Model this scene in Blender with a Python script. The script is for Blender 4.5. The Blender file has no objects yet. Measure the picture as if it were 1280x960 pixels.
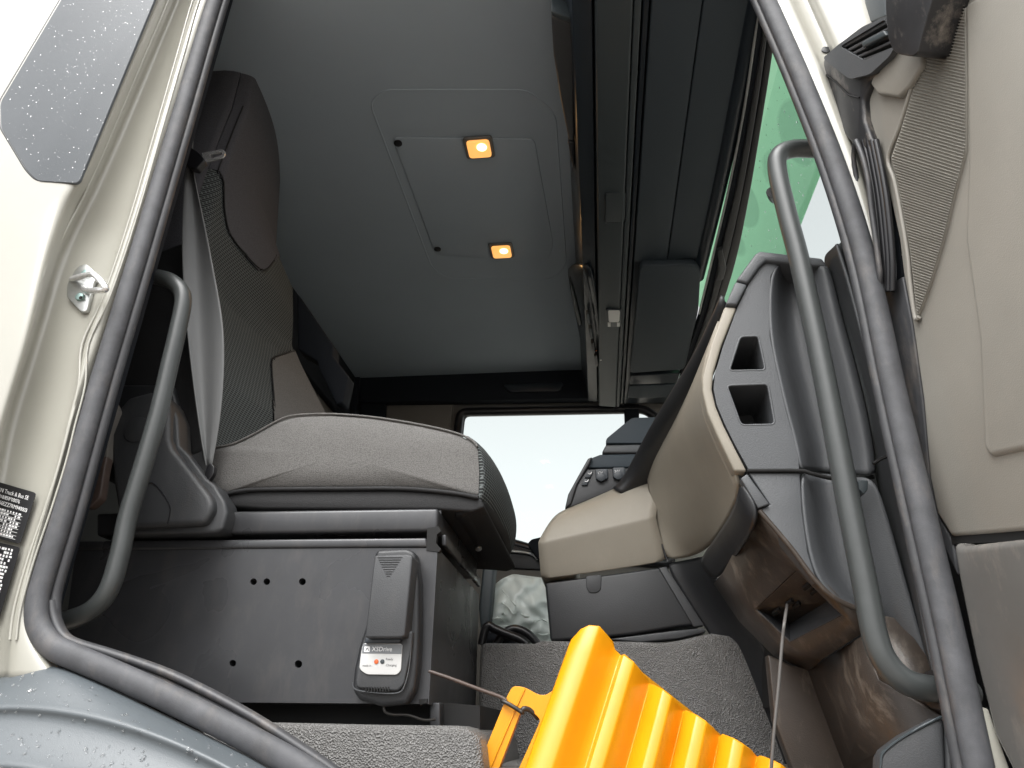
import bpy, bmesh, math, random
from mathutils import Vector, Matrix
random.seed(7)
S = bpy.context.scene
COL = S.collection
# ---------------------------------------------------------------- camera
F = 890.0
CAM = Vector((0, -0.95, 1.65))
PITCH, YAW, ROLL = math.radians(26), math.radians(6.9), 0.017
fw = Vector((-math.sin(YAW)*math.cos(PITCH), math.cos(YAW)*math.cos(PITCH), math.sin(PITCH)))
r0 = Vector((math.cos(YAW), math.sin(YAW), 0)); u0 = r0.cross(fw)
rt = r0*math.cos(ROLL) + u0*math.sin(ROLL); up = rt.cross(fw)
cd = bpy.data.cameras.new('camera'); cam = bpy.data.objects.new('camera', cd); COL.objects.link(cam)
cam.matrix_world = Matrix(((rt.x, up.x, -fw.x, CAM.x), (rt.y, up.y, -fw.y, CAM.y), (rt.z, up.z, -fw.z, CAM.z), (0, 0, 0, 1)))
cd.sensor_width = 36; cd.lens = F/1280*36; cd.clip_start = 0.02; cd.clip_end = 3000
S.camera = cam
# ---------------------------------------------------------------- overcast sky
SUN_EL, SUN_AZ = math.radians(58), math.radians(195)
w = bpy.data.worlds.new('World'); S.world = w; w.use_nodes = True
nt = w.node_tree; bg = nt.nodes['Background']
sky = nt.nodes.new('ShaderNodeTexSky'); sky.sky_type = 'NISHITA'; sky.sun_disc = False
sky.sun_elevation = SUN_EL; sky.sun_rotation = SUN_AZ; sky.dust_density = 6; sky.air_density = 1.0; sky.ozone_density = 1.0
hsv = nt.nodes.new('ShaderNodeHueSaturation'); hsv.inputs['Saturation'].default_value = 0.06
nt.links.new(sky.outputs[0], hsv.inputs['Color']); nt.links.new(hsv.outputs[0], bg.inputs[0])
bg.inputs[1].default_value = 0.12
sd = bpy.data.lights.new('sun', 'SUN'); sd.energy = 0.5; sd.angle = math.radians(60); sd.color = (1, 0.97, 0.92)
so = bpy.data.objects.new('sun', sd); COL.objects.link(so)
sdir = Vector((math.sin(SUN_AZ)*math.cos(SUN_EL), math.cos(SUN_AZ)*math.cos(SUN_EL), math.sin(SUN_EL)))   # towards the sun behind the cloud: behind the cab's near side
so.rotation_euler = sdir.to_track_quat('Z', 'Y').to_euler(); so.location = (0, -6, 12)
S.view_settings.view_transform = 'Standard'; S.view_settings.look = 'None'; S.view_settings.gamma = 1
S.view_settings.use_curve_mapping = False; S.view_settings.exposure = 1.6
try: S.cycles.max_bounces = 10; S.cycles.diffuse_bounces = 6
except Exception: pass

# ---------------------------------------------------------------- measuring: sight line met with a real plane of the cab
def ray(x, y): return fw*F + rt*(x-640) + up*(480-y)
def at(x, y, Y=0.0):
    d = ray(x, y); return CAM + d*((Y-CAM.y)/d.y)
def atx(x, y, X):
    d = ray(x, y); return CAM + d*((X-CAM.x)/d.x)
def atz(x, y, Z):
    d = ray(x, y); return CAM + d*((Z-CAM.z)/d.z)
def atp(x, y, p, n):
    d = ray(x, y); return CAM + d*((p-CAM).dot(n)/d.dot(n))
def proj(p):
    d = p-CAM; z = d.dot(fw); return (640+F*d.dot(rt)/z, 480-F*d.dot(up)/z)
def pl(pts, Y=0.0): return [at(x, y, Y) for x, y in pts]

# ---------------------------------------------------------------- materials
M = {}
def mat(name, col, rough=0.5, metal=0.0, grain=0, gb=0.0, var=0.0, vscale=6, dust=0.0, coat=0.0, spec=0.5, weave=None, smudge=0.0, bdist=0.001, duscol=(0.45, 0.38, 0.31)):
    m = bpy.data.materials.new(name); m.use_nodes = True; t = m.node_tree; N = t.nodes; L = t.links
    b = N['Principled BSDF']; b.inputs['Base Color'].default_value = (*col, 1)
    b.inputs['Roughness'].default_value = rough; b.inputs['Metallic'].default_value = metal
    b.inputs['Specular IOR Level'].default_value = spec
    if coat: b.inputs['Coat Weight'].default_value = coat; b.inputs['Coat Roughness'].default_value = 0.08
    tc = N.new('ShaderNodeTexCoord'); geo = tc.outputs['Object']
    csock = None
    if var or dust:
        n = N.new('ShaderNodeTexNoise'); n.inputs['Scale'].default_value = vscale; n.inputs['Detail'].default_value = 6; n.inputs['Roughness'].default_value = 0.65
        L.new(geo, n.inputs['Vector'])
        mr = N.new('ShaderNodeMapRange'); mr.inputs[1].default_value = 0.3; mr.inputs[2].default_value = 0.7
        mr.inputs[3].default_value = 1-var; mr.inputs[4].default_value = 1+var
        L.new(n.outputs['Fac'], mr.inputs[0])
        mx = N.new('ShaderNodeVectorMath'); mx.operation = 'SCALE'; mx.inputs[0].default_value = col
        L.new(mr.outputs[0], mx.inputs['Scale']); csock = mx.outputs[0]
    if dust:
        mp = N.new('ShaderNodeMapping'); mp.inputs['Scale'].default_value = (14, 14, 5); mp.inputs['Rotation'].default_value = (0.2, 0.5, 0.1)
        L.new(geo, mp.inputs['Vector'])
        n2 = N.new('ShaderNodeTexNoise'); n2.inputs['Scale'].default_value = 2.2; n2.inputs['Detail'].default_value = 9; n2.inputs['Roughness'].default_value = 0.7
        L.new(mp.outputs[0], n2.inputs['Vector'])
        r2 = N.new('ShaderNodeMapRange'); r2.inputs[1].default_value = 0.52; r2.inputs[2].default_value = 0.78; r2.inputs[4].default_value = dust
        L.new(n2.outputs['Fac'], r2.inputs[0])
        mc = N.new('ShaderNodeMix'); mc.data_type = 'RGBA'; L.new(r2.outputs[0], mc.inputs[0]); L.new(csock, mc.inputs[6]); mc.inputs[7].default_value = (*duscol, 1)
        csock = mc.outputs[2]
    hsock = None
    if weave:
        kind, sc = weave
        sx = N.new('ShaderNodeSeparateXYZ'); L.new(geo, sx.inputs[0])
        cx = N.new('ShaderNodeCombineXYZ')
        if kind == 'mesh':
            add = N.new('ShaderNodeMath'); add.operation = 'MULTIPLY_ADD'; add.inputs[1].default_value = 0.35; L.new(sx.outputs[2], add.inputs[0]); L.new(sx.outputs[1], add.inputs[2])
            L.new(add.outputs[0], cx.inputs[0]); L.new(sx.outputs[2], cx.inputs[1])
            br = N.new('ShaderNodeTexBrick'); br.inputs['Scale'].default_value = sc; br.inputs['Mortar Size'].default_value = 0.09; br.inputs['Mortar Smooth'].default_value = 0.6
            br.inputs['Brick Width'].default_value = 0.8; br.inputs['Row Height'].default_value = 0.42
            L.new(cx.outputs[0], br.inputs['Vector'])
            mc = N.new('ShaderNodeMix'); mc.data_type = 'RGBA'; L.new(br.outputs['Fac'], mc.inputs[0])
            mc.inputs[6].default_value = (*[c*0.5 for c in col], 1); mc.inputs[7].default_value = (*[min(1, c*2.6) for c in col], 1)
            csock = mc.outputs[2]; hsock = br.outputs['Fac']
        else:
            vo = N.new('ShaderNodeTexVoronoi'); vo.inputs['Scale'].default_value = sc; L.new(geo, vo.inputs['Vector'])
            mr = N.new('ShaderNodeMapRange'); mr.inputs[2].default_value = 0.7; mr.inputs[3].default_value = 1.25; mr.inputs[4].default_value = 0.75
            L.new(vo.outputs['Distance'], mr.inputs[0])
            mx2 = N.new('ShaderNodeVectorMath'); mx2.operation = 'SCALE'
            if csock: L.new(csock, mx2.inputs[0])
            else: mx2.inputs[0].default_value = col
            L.new(mr.outputs[0], mx2.inputs['Scale']); csock = mx2.outputs[0]; hsock = vo.outputs['Distance']
    if csock: L.new(csock, b.inputs['Base Color'])
    if smudge:
        n3 = N.new('ShaderNodeTexNoise'); n3.inputs['Scale'].default_value = 5; n3.inputs['Detail'].default_value = 4; n3.inputs['Distortion'].default_value = 0.6
        L.new(geo, n3.inputs['Vector'])
        r3 = N.new('ShaderNodeMapRange'); r3.inputs[1].default_value = 0.2; r3.inputs[2].default_value = 0.85; r3.inputs[3].default_value = max(0.05, rough-smudge); r3.inputs[4].default_value = min(1, rough+smudge)
        L.new(n3.outputs['Fac'], r3.inputs[0]); L.new(r3.outputs[0], b.inputs['Roughness'])
    if grain and not hsock:
        g = N.new('ShaderNodeTexVoronoi'); g.inputs['Scale'].default_value = grain; L.new(geo, g.inputs['Vector']); hsock = g.outputs['Distance']
    if hsock and gb:
        bp = N.new('ShaderNodeBump'); bp.inputs['Strength'].default_value = gb; bp.inputs['Distance'].default_value = bdist
        L.new(hsock, bp.inputs['Height']); L.new(bp.outputs[0], b.inputs['Normal'])
    M[name] = m
    return m
mat('cream_paint', (0.36, 0.353, 0.31), 0.28, coat=0.6, var=0.03, vscale=9)
mat('rubber', (0.062, 0.064, 0.070), 0.62, var=0.25, vscale=30, grain=900, gb=0.15, dust=0.12)
mat('rubber_worn', (0.045, 0.046, 0.05), 0.5, var=0.2, vscale=20, dust=0.22)
mat('black_rubber', (0.012, 0.012, 0.014), 0.35)
mat('handle_plastic', (0.050, 0.055, 0.055), 0.38, var=0.08, vscale=40, smudge=0.06)
mat('grey_plastic', (0.068, 0.072, 0.077), 0.52, grain=520, gb=0.25, var=0.05, vscale=10)
mat('grey_dark', (0.038, 0.040, 0.043), 0.5, grain=600, gb=0.2, var=0.08, vscale=12, dust=0.04)
mat('beige', (0.25, 0.228, 0.187), 0.55, grain=700, gb=0.12, var=0.05, vscale=8, dust=0.10)
mat('beige_door', (0.262, 0.25, 0.222), 0.55, grain=600, gb=0.15, var=0.05, vscale=5, dust=0.14, duscol=(0.36, 0.33, 0.285))
mat('dark_plastic', (0.019, 0.020, 0.022), 0.45, grain=600, gb=0.15, var=0.1, vscale=14, smudge=0.08)
mat('scuffed_bounce_plastic', (0.043, 0.033, 0.026), 0.42, grain=500, gb=0.2, var=0.15, vscale=10, dust=0.30)  # scuffs; brown of light bounced from chock and ground put into the colour
mat('dirty_black', (0.02, 0.02, 0.022), 0.4, var=0.2, vscale=20, dust=0.75, duscol=(0.33, 0.29, 0.25))
mat('console_dark', (0.015, 0.021, 0.028), 0.33, smudge=0.08, var=0.05)
mat('console_grey', (0.032, 0.042, 0.047), 0.5, grain=700, gb=0.1)
mat('visor_vinyl', (0.026, 0.037, 0.047), 0.65, grain=800, gb=0.2)
mat('headliner', (0.30, 0.35, 0.395), 0.9, grain=1200, gb=0.2, var=0.03, vscale=3)
mat('trim_black', (0.008, 0.011, 0.016), 0.8, spec=0.3)
mat('wall_grey', (0.16, 0.15, 0.135), 0.7, var=0.05)
mat('seat_grey', (0.145, 0.141, 0.136), 0.9, weave=('dots', 520), gb=0.5, var=0.05, vscale=9, spec=0.2)
mat('seat_side', (0.088, 0.088, 0.098), 0.9, weave=('dots', 600), gb=0.4, spec=0.2)
mat('seat_mesh', (0.052, 0.057, 0.057), 0.85, weave=('mesh', 72), gb=0.5, spec=0.2, bdist=0.002)
mat('seat_under', (0.009, 0.009, 0.010), 0.75, weave=('dots', 500), gb=0.3)
mat('belt', (0.18, 0.185, 0.187), 0.6, grain=900, gb=0.25)
mat('box_metal', (0.042, 0.043, 0.046), 0.34, smudge=0.16, var=0.15, vscale=7, metal=0.3, dust=0.05)
mat('mat_rubber', (0.155, 0.152, 0.147), 0.36, grain=380, gb=1.0, bdist=0.003, var=0.06, vscale=14)
mat('yellow', (0.70, 0.285, 0.004), 0.38, var=0.05, vscale=12, smudge=0.12, dust=0.22, duscol=(0.42, 0.17, 0.01))
mat('chrome', (0.80, 0.80, 0.80), 0.25, metal=0.75)
mat('zinc', (0.52, 0.53, 0.52), 0.35, metal=0.9, var=0.1, vscale=60)
mat('screw_green', (0.30, 0.42, 0.40), 0.4, metal=0.7)
mat('pale_strip', (0.55, 0.57, 0.56), 0.35, metal=0.6)
mat('label_silver', (0.55, 0.55, 0.54), 0.4)
mat('label_band', (0.16, 0.17, 0.18), 0.4)
mat('white_print', (0.8, 0.8, 0.8), 0.6)
mat('dark_print', (0.08, 0.08, 0.08), 0.6)
mat('sticker_black', (0.015, 0.015, 0.017), 0.35)
mat('sticker_white', (0.72, 0.72, 0.70), 0.5)
mat('fender_plastic', (0.085, 0.098, 0.107), 0.42, var=0.05, vscale=8, grain=800, gb=0.1)
mat('quarter_glass', (0.10, 0.11, 0.12), 0.45, var=0.05, grain=600, gb=0.06, spec=0.25)
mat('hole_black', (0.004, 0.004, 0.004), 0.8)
mat('brown_trim', (0.075, 0.052, 0.043), 0.45, var=0.2, vscale=30)
mat('door_pocket', (0.11, 0.106, 0.10), 0.24, var=0.1, vscale=6, dust=0.2, smudge=0.1)
mat('cable', (0.02, 0.018, 0.016), 0.4)
mat('wire_grey', (0.11, 0.105, 0.10), 0.4)
mat('red_led', (0.6, 0.12, 0.03), 0.3)
mat('ground_gravel', (0.22, 0.195, 0.17), 0.9, grain=40, gb=0.6, bdist=0.02, var=0.25, vscale=1.5)
mat('lamp_frame', (0.12, 0.12, 0.115), 0.5)
mat('white_plastic', (0.7, 0.7, 0.68), 0.4)

def glass(name, tint, rough=0.02, gl=0.10):
    m = bpy.data.materials.new(name); m.use_nodes = True; t = m.node_tree; N = t.nodes; L = t.links
    N.remove(N['Principled BSDF']); o = N['Material Output']
    tr = N.new('ShaderNodeBsdfTransparent'); tr.inputs[0].default_value = (*tint, 1)
    gs = N.new('ShaderNodeBsdfGlossy'); gs.inputs['Roughness'].default_value = rough
    lw = N.new('ShaderNodeLayerWeight'); lw.inputs[0].default_value = 0.5
    pw = N.new('ShaderNodeMath'); pw.operation = 'POWER'; pw.inputs[1].default_value = 5; L.new(lw.outputs['Facing'], pw.inputs[0])
    fr = N.new('ShaderNodeMath'); fr.operation = 'MULTIPLY_ADD'; fr.inputs[1].default_value = gl; fr.inputs[2].default_value = 0.003; L.new(pw.outputs[0], fr.inputs[0])
    mx = N.new('ShaderNodeMixShader'); L.new(fr.outputs[0], mx.inputs[0]); L.new(tr.outputs[0], mx.inputs[1]); L.new(gs.outputs[0], mx.inputs[2]); L.new(mx.outputs[0], o.inputs[0])
    M[name] = m
glass('clear_glass', (0.93, 0.96, 0.95))
def film(name, col, trans_tint, k, pattern=None):
    m = bpy.data.materials.new(name); m.use_nodes = True; t = m.node_tree; N = t.nodes; L = t.links
    N.remove(N['Principled BSDF']); o = N['Material Output']
    tl = N.new('ShaderNodeBsdfTranslucent'); tl.inputs[0].default_value = (*col, 1)
    tr = N.new('ShaderNodeBsdfTransparent'); tr.inputs[0].default_value = (*trans_tint, 1)
    df = N.new('ShaderNodeBsdfPrincipled'); df.inputs['Base Color'].default_value = (*col, 1); df.inputs['Roughness'].default_value = 0.15
    m1 = N.new('ShaderNodeMixShader'); m1.inputs[0].default_value = k
    L.new(tr.outputs[0], m1.inputs[1]); L.new(tl.outputs[0], m1.inputs[2])
    m2 = N.new('ShaderNodeMixShader'); m2.inputs[0].default_value = 0.22 if pattern else 0.5
    L.new(m1.outputs[0], m2.inputs[1]); L.new(df.outputs[0], m2.inputs[2]); L.new(m2.outputs[0], o.inputs[0])
    if pattern:
        tc = N.new('ShaderNodeTexCoord'); vo = N.new('ShaderNodeTexVoronoi'); vo.inputs['Scale'].default_value = pattern; vo.feature = 'F1'
        L.new(tc.outputs['Object'], vo.inputs['Vector'])
        mr = N.new('ShaderNodeMapRange'); mr.inputs[1].default_value = 0.32; mr.inputs[2].default_value = 0.36; mr.inputs[3].default_value = max(0, k-0.16); mr.inputs[4].default_value = k+0.16
        L.new(vo.outputs['Distance'], mr.inputs[0]); L.new(mr.outputs[0], m1.inputs[0])
    M[name] = m
film('green_acrylic', (0.48, 0.68, 0.54), (0.46, 0.68, 0.53), 0.30, 3.2)
film('bag_film', (0.86, 0.90, 0.88), (0.90, 0.95, 0.93), 0.75)
def water():
    m = bpy.data.materials.new('water'); m.use_nodes = True; b = m.node_tree.nodes['Principled BSDF']
    b.inputs['Base Color'].default_value = (1, 1, 1, 1); b.inputs['Roughness'].default_value = 0.06; b.inputs['Specular IOR Level'].default_value = 0.15
    b.inputs['Transmission Weight'].default_value = 1.0; b.inputs['IOR'].default_value = 1.33; M['water'] = m
water()
def emit(name, col, s):
    m = bpy.data.materials.new(name); m.use_nodes = True; b = m.node_tree.nodes['Principled BSDF']
    b.inputs['Base Color'].default_value = (*col, 1); b.inputs['Emission Color'].default_value = (*col, 1); b.inputs['Emission Strength'].default_value = s
    b.inputs['Roughness'].default_value = 0.3; M[name] = m
emit('lamp_lens', (1.0, 0.45, 0.12), 0.36)
emit('lamp_bulb', (1.0, 0.75, 0.40), 1.2)

# ---------------------------------------------------------------- building helpers
def tag(o, label=None, cat=None, group=None, kind=None):
    if label: o['label'] = label
    if cat: o['category'] = cat
    if group: o['group'] = group
    if kind: o['kind'] = kind
    return o
def thing(name, label, cat, loc, group=None):
    o = bpy.data.objects.new(name, None); o.empty_display_size = 0.05; o.location = loc; COL.objects.link(o)
    return tag(o, label, cat, group)
def origin(o):
    return o.matrix_world.translation if o.type == 'EMPTY' else Vector((0, 0, 0))
def link(name, me, m, parent=None, smooth=True):
    o = bpy.data.objects.new(name, me); COL.objects.link(o)
    if m: me.materials.append(M[m] if isinstance(m, str) else m)
    if smooth:
        for p in me.polygons: p.use_smooth = True
    if parent:
        o.parent = parent
        l = parent.location if parent.type == 'EMPTY' else Vector((0, 0, 0))
        o.matrix_parent_inverse = Matrix.Translation(-Vector(l))
    return o
def bev(o, wd, seg=3, ang=35):
    if wd:
        b = o.modifiers.new('b', 'BEVEL'); b.width = wd; b.segments = seg; b.limit_method = 'ANGLE'; b.angle_limit = math.radians(ang)
        b.harden_normals = False
    return o
def smooth_by_angle(me, ang=40):
    bm = bmesh.new(); bm.from_mesh(me)
    for e in bm.edges:
        if len(e.link_faces) == 2 and e.calc_face_angle(0) > math.radians(ang): e.smooth = False
    bm.to_mesh(me); bm.free()
def mk(name, V, Fc, m, parent=None, smooth=True, wd=0, seg=3, sub=0, solid=0, ang=35):
    me = bpy.data.meshes.new(name); me.from_pydata([tuple(v) for v in V], [], Fc); me.validate()
    bm = bmesh.new(); bm.from_mesh(me); bmesh.ops.recalc_face_normals(bm, faces=bm.faces); bm.to_mesh(me); bm.free()
    o = link(name, me, m, parent, smooth)
    if sub:
        s = o.modifiers.new('s', 'SUBSURF'); s.levels = sub; s.render_levels = sub
    elif smooth and not wd: smooth_by_angle(me, ang)
    if solid:
        s = o.modifiers.new('t', 'SOLIDIFY'); s.thickness = solid; s.offset = 0
    return bev(o, wd, seg, ang)
def prism(name, P, vec, m, parent=None, wd=0.003, seg=3, ang=35):
    vec = Vector(vec); n = len(P)
    V = list(P) + [p+vec for p in P]
    Fc = [tuple(range(n)), tuple(range(2*n-1, n-1, -1))] + [(i, i+n, (i+1) % n+n, (i+1) % n) for i in range(n)]
    return mk(name, V, Fc, m, parent, True, wd, seg, ang=ang)
def box(name, a, b, m, parent=None, wd=0.003):
    x0, y0, z0 = a; x1, y1, z1 = b
    return prism(name, [Vector((x0, y0, z0)), Vector((x1, y0, z0)), Vector((x1, y0, z1)), Vector((x0, y0, z1))], (0, y1-y0, 0), m, parent, wd)
def pp(name, px, Y, depth, m, parent=None, wd=0.003, seg=3):
    return prism(name, pl(px, Y), (0, depth, 0), m, parent, wd, seg)
def spline(P, k=8, closed=False):
    P = [Vector(p) for p in P]; n = len(P); out = []
    rng = range(n if closed else n-1)
    for i in rng:
        if closed: a, b, c, d = P[i-1], P[i], P[(i+1) % n], P[(i+2) % n]
        else: a, b, c, d = P[max(i-1, 0)], P[i], P[i+1], P[min(i+2, n-1)]
        for j in range(k):
            t = j/k
            out.append(0.5*((2*b) + (c-a)*t + (2*a-5*b+4*c-d)*t*t + (3*b-a-3*c+d)*t**3))
    if not closed: out.append(P[-1])
    return out
def tube(name, P, r, m, parent=None, k=8, res=14, closed=False, sy=1.0, smoothpath=True, ref=Vector((0, 1, 0)), round_end=False):
    Q = spline(P, k, closed) if smoothpath else [Vector(p) for p in P]
    n = len(Q); V = []; Fc = []
    for i, q in enumerate(Q):
        t = (Q[(i+1) % n]-Q[i-1]) if closed else (Q[min(i+1, n-1)]-Q[max(i-1, 0)])
        t.normalize()
        rf = ref if abs(t.dot(ref)) < 0.97 else Vector((0, 0, 1))
        a = t.cross(rf).normalized(); b = a.cross(t).normalized()
        rr = r(i/(n-1)) if callable(r) else r
        for j in range(res):
            th = 2*math.pi*j/res
            V.append(q + a*(rr*math.cos(th)) + b*(rr*sy*math.sin(th)))
    for i in range(n if closed else n-1):
        for j in range(res):
            i2 = (i+1) % n
            Fc.append((i*res+j, i*res+(j+1) % res, i2*res+(j+1) % res, i2*res+j))
    if not closed:
        Fc.append(tuple(range(res))[::-1]); Fc.append(tuple((n-1)*res+j for j in range(res)))
    return mk(name, V, Fc, m, parent, True, ang=60)
def loft(name, rows, m, parent=None, sub=2, solid=0.004, smooth=True, wd=0):
    R = len(rows); C = len(rows[0]); V = [p for r in rows for p in r]
    Fc = [(i*C+j, i*C+j+1, (i+1)*C+j+1, (i+1)*C+j) for i in range(R-1) for j in range(C-1)]
    return mk(name, V, Fc, m, parent, smooth, wd, 3, sub, solid)
def resample(P, n, closed=True):
    P = [Vector(p) for p in P]; Q = P + ([P[0]] if closed else [])
    L = [0]
    for a, b in zip(Q, Q[1:]): L.append(L[-1]+(b-a).length)
    out = []; T = L[-1]; i = 0
    for k in range(n):
        s = T*k/(n if closed else n-1)
        while i < len(L)-2 and L[i+1] < s: i += 1
        d = L[i+1]-L[i]; out.append(Q[i].lerp(Q[i+1], (s-L[i])/d if d > 0 else 0))
    return out
def puff(name, P, nrm, bulge, m, parent=None, rings=7, n=64, back=0.01, power=2.5):
    """A padded panel: outline P, swelling along nrm, closed at the back."""
    Q = resample(P, n); c = sum(Q, Vector())/n; nrm = Vector(nrm).normalized(); V = [q - nrm*back for q in Q]; Fc = []
    for k in range(rings):
        s = 1-k/rings
        for q in Q: V.append(c + (q-c)*s + nrm*bulge*(1-s**power))
    V.append(c+nrm*bulge)
    for k in range(rings):
        for i in range(n): Fc.append((k*n+i, k*n+(i+1) % n, (k+1)*n+(i+1) % n, (k+1)*n+i))
    for i in range(n): Fc.append((rings*n+i, rings*n+(i+1) % n, len(V)-1))
    Fc.append(tuple(range(n))[::-1])
    return mk(name, V, Fc, m, parent, True, ang=70)
def plate(name, outer, holes, depth, hdepth, m, parent=None, nvec=Vector((0, 1, 0)), cap=True, back=False):
    """A flat panel with real openings: pockets sunk hdepth along nvec."""
    bm = bmesh.new(); loops = []
    for P in [outer]+holes:
        vs = [bm.verts.new(p) for p in P]; loops.append(vs)
        for a, b in zip(vs, vs[1:]+vs[:1]): bm.edges.new((a, b))
    bmesh.ops.triangle_fill(bm, edges=bm.edges[:], use_beauty=True)
    def wall(vs, d, cap):
        nv = [bm.verts.new(v.co+nvec*d) for v in vs]; n = len(vs)
        for i in range(n): bm.faces.new((vs[i], vs[(i+1) % n], nv[(i+1) % n], nv[i]))
        if cap: bm.faces.new(nv)
    wall(loops[0], depth, back)
    for vs in loops[1:]: wall(vs, hdepth, cap)
    bmesh.ops.recalc_face_normals(bm, faces=bm.faces)
    me = bpy.data.meshes.new(name); bm.to_mesh(me); bm.free()
    o = link(name, me, m, parent, True); smooth_by_angle(me, 30)
    return o
def rounded(pts, r=4, k=4):
    """Round the corners of a pixel outline."""
    out = []; n = len(pts)
    for i in range(n):
        a, b, c = Vector(pts[i-1]), Vector(pts[i]), Vector(pts[(i+1) % n])
        u = (a-b); v = (c-b); d = min(r, u.length*0.45, v.length*0.45); u.normalize(); v.normalize()
        p, q = b+u*d, b+v*d
        for j in range(k+1):
            t = j/k; out.append(tuple(p*(1-t)**2 + b*2*t*(1-t) + q*t*t))
    return out
def disc(name, c, r, nrm, depth, m, parent=None, res=20, wd=0.0005):
    nrm = Vector(nrm).normalized(); a = nrm.orthogonal().normalized(); b = nrm.cross(a)
    return prism(name, [c+a*(r*math.cos(2*math.pi*i/res))+b*(r*math.sin(2*math.pi*i/res)) for i in range(res)], nrm*depth, m, parent, wd, 2)
def text(name, body, o, ex, ey, size, m, parent, squeeze=1.0):
    cu = bpy.data.curves.new(name, 'FONT'); cu.body = body; cu.size = size; cu.extrude = 0.00012; cu.resolution_u = 2
    to = bpy.data.objects.new(name, cu); COL.objects.link(to); bpy.context.view_layer.update()
    me = bpy.data.meshes.new_from_object(to); bpy.data.objects.remove(to)
    ex = Vector(ex).normalized(); ey = Vector(ey).normalized(); ez = ex.cross(ey)
    for v in me.vertices: v.co = o + ex*(v.co.x*squeeze) + ey*v.co.y + ez*v.co.z
    return link(name, me, m, parent, False)
def ip(P, t):
    """point at fraction t of a polyline"""
    P = [Vector(p) for p in P]; L = [0]
    for a, b in zip(P, P[1:]): L.append(L[-1]+(b-a).length)
    s = t*L[-1]
    for i in range(len(P)-1):
        if s <= L[i+1] or i == len(P)-2: return P[i].lerp(P[i+1], (s-L[i])/(L[i+1]-L[i]))
def drops(name, fpts, nrm, rmin, rmax, parent=None, label=None):
    V = []; Fc = []; nrm = Vector(nrm).normalized(); a = nrm.orthogonal().normalized(); b = nrm.cross(a)
    for p in fpts:
        r = rmin+(rmax-rmin)*random.random()**3; e = random.uniform(0.8, 1.25); o = len(V); n = 8; th0 = random.random()*6
        for (s, h) in ((1, 0), (0.8, 0.32), (0.42, 0.5)):
            for j in range(n):
                th = th0+2*math.pi*j/n
                V.append(p + a*(r*s*e*math.cos(th)) + b*(r*s/e*math.sin(th)) + nrm*(r*h))
        V.append(p+nrm*r*0.55)
        for k in range(2):
            for j in range(n): Fc.append((o+k*n+j, o+k*n+(j+1) % n, o+(k+1)*n+(j+1) % n, o+(k+1)*n+j))
        for j in range(n): Fc.append((o+2*n+j, o+2*n+(j+1) % n, o+3*n))
        Fc.append(tuple(o+n-1-j for j in range(n)))
    ob = mk(name, V, Fc, 'water', parent, True, ang=80); ob['kind'] = 'stuff'
    if label: ob['label'] = label
    return ob
def inside(x, y, poly):
    c = False; n = len(poly)
    for i in range(n):
        (x1, y1), (x2, y2) = poly[i], poly[i-1]
        if (y1 > y) != (y2 > y) and x < (x2-x1)*(y-y1)/(y2-y1)+x1: c = not c
    return c
def scatter(poly, n):
    xs = [p[0] for p in poly]; ys = [p[1] for p in poly]; out = []
    while len(out) < n:
        x, y = random.uniform(min(xs), max(xs)), random.uniform(min(ys), max(ys))
        if inside(x, y, poly): out.append((x, y))
    return out

# ================================================================ THE SETTING
CZ = 3.228                                   # headliner height
g = box('ground', (-300, -300, -0.05), (300, 300, 0), 'ground_gravel', None, 0); tag(g, kind='structure')
ceil = prism('ceiling', [Vector((-1.20, -0.06, CZ)), Vector((0.02, -0.06, CZ)), Vector((0.02, 2.3, CZ)), Vector((-1.20, 2.3, CZ))], (0, 0, 0.04), 'headliner', None, 0)
tag(ceil, kind='structure')
roof = box('roof_skin', (-1.26, -0.08, CZ+0.05), (0.40, 2.32, CZ+0.09), 'cream_paint', ceil, 0.01)
rw = box('rear_wall', (-1.24, 0.06, 1.55), (-1.19, 2.26, CZ), 'wall_grey', None, 0); tag(rw, kind='structure')
fl = box('floor', (-1.19, 0.24, 1.50), (0.62, 2.16, 1.60), 'mat_rubber', None, 0.004); tag(fl, kind='structure')
fw_ = box('front_wall', (0.62, 0.0, 1.5), (0.66, 2.2, 2.2), 'dark_plastic', None, 0); tag(fw_, kind='structure')
nw = box('near_wall', (-1.24, 0.055, 1.5), (-0.80, 0.075, CZ), 'trim_black', None, 0); tag(nw, kind='structure')
box('corner_light_stop', (-1.20, 2.10, 1.6), (-1.13, 2.27, CZ-0.01), 'trim_black', rw, 0)  # box added to stop sky light leaking through the rear corner
# textured step riser under the seat box and its rounded corner
ris = pp('floor_riser', [(250, 902), (345, 903), (480, 906), (570, 907), (590, 912), (600, 925), (604, 960), (606, 1010), (250, 1010)], 0.20, 0.50, 'mat_rubber', fl, 0.012, 4)
stp = box('entry_step', (-0.80, 0.0, 1.44), (0.48, 0.30, 1.50), 'mat_rubber', fl, 0.004)

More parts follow.
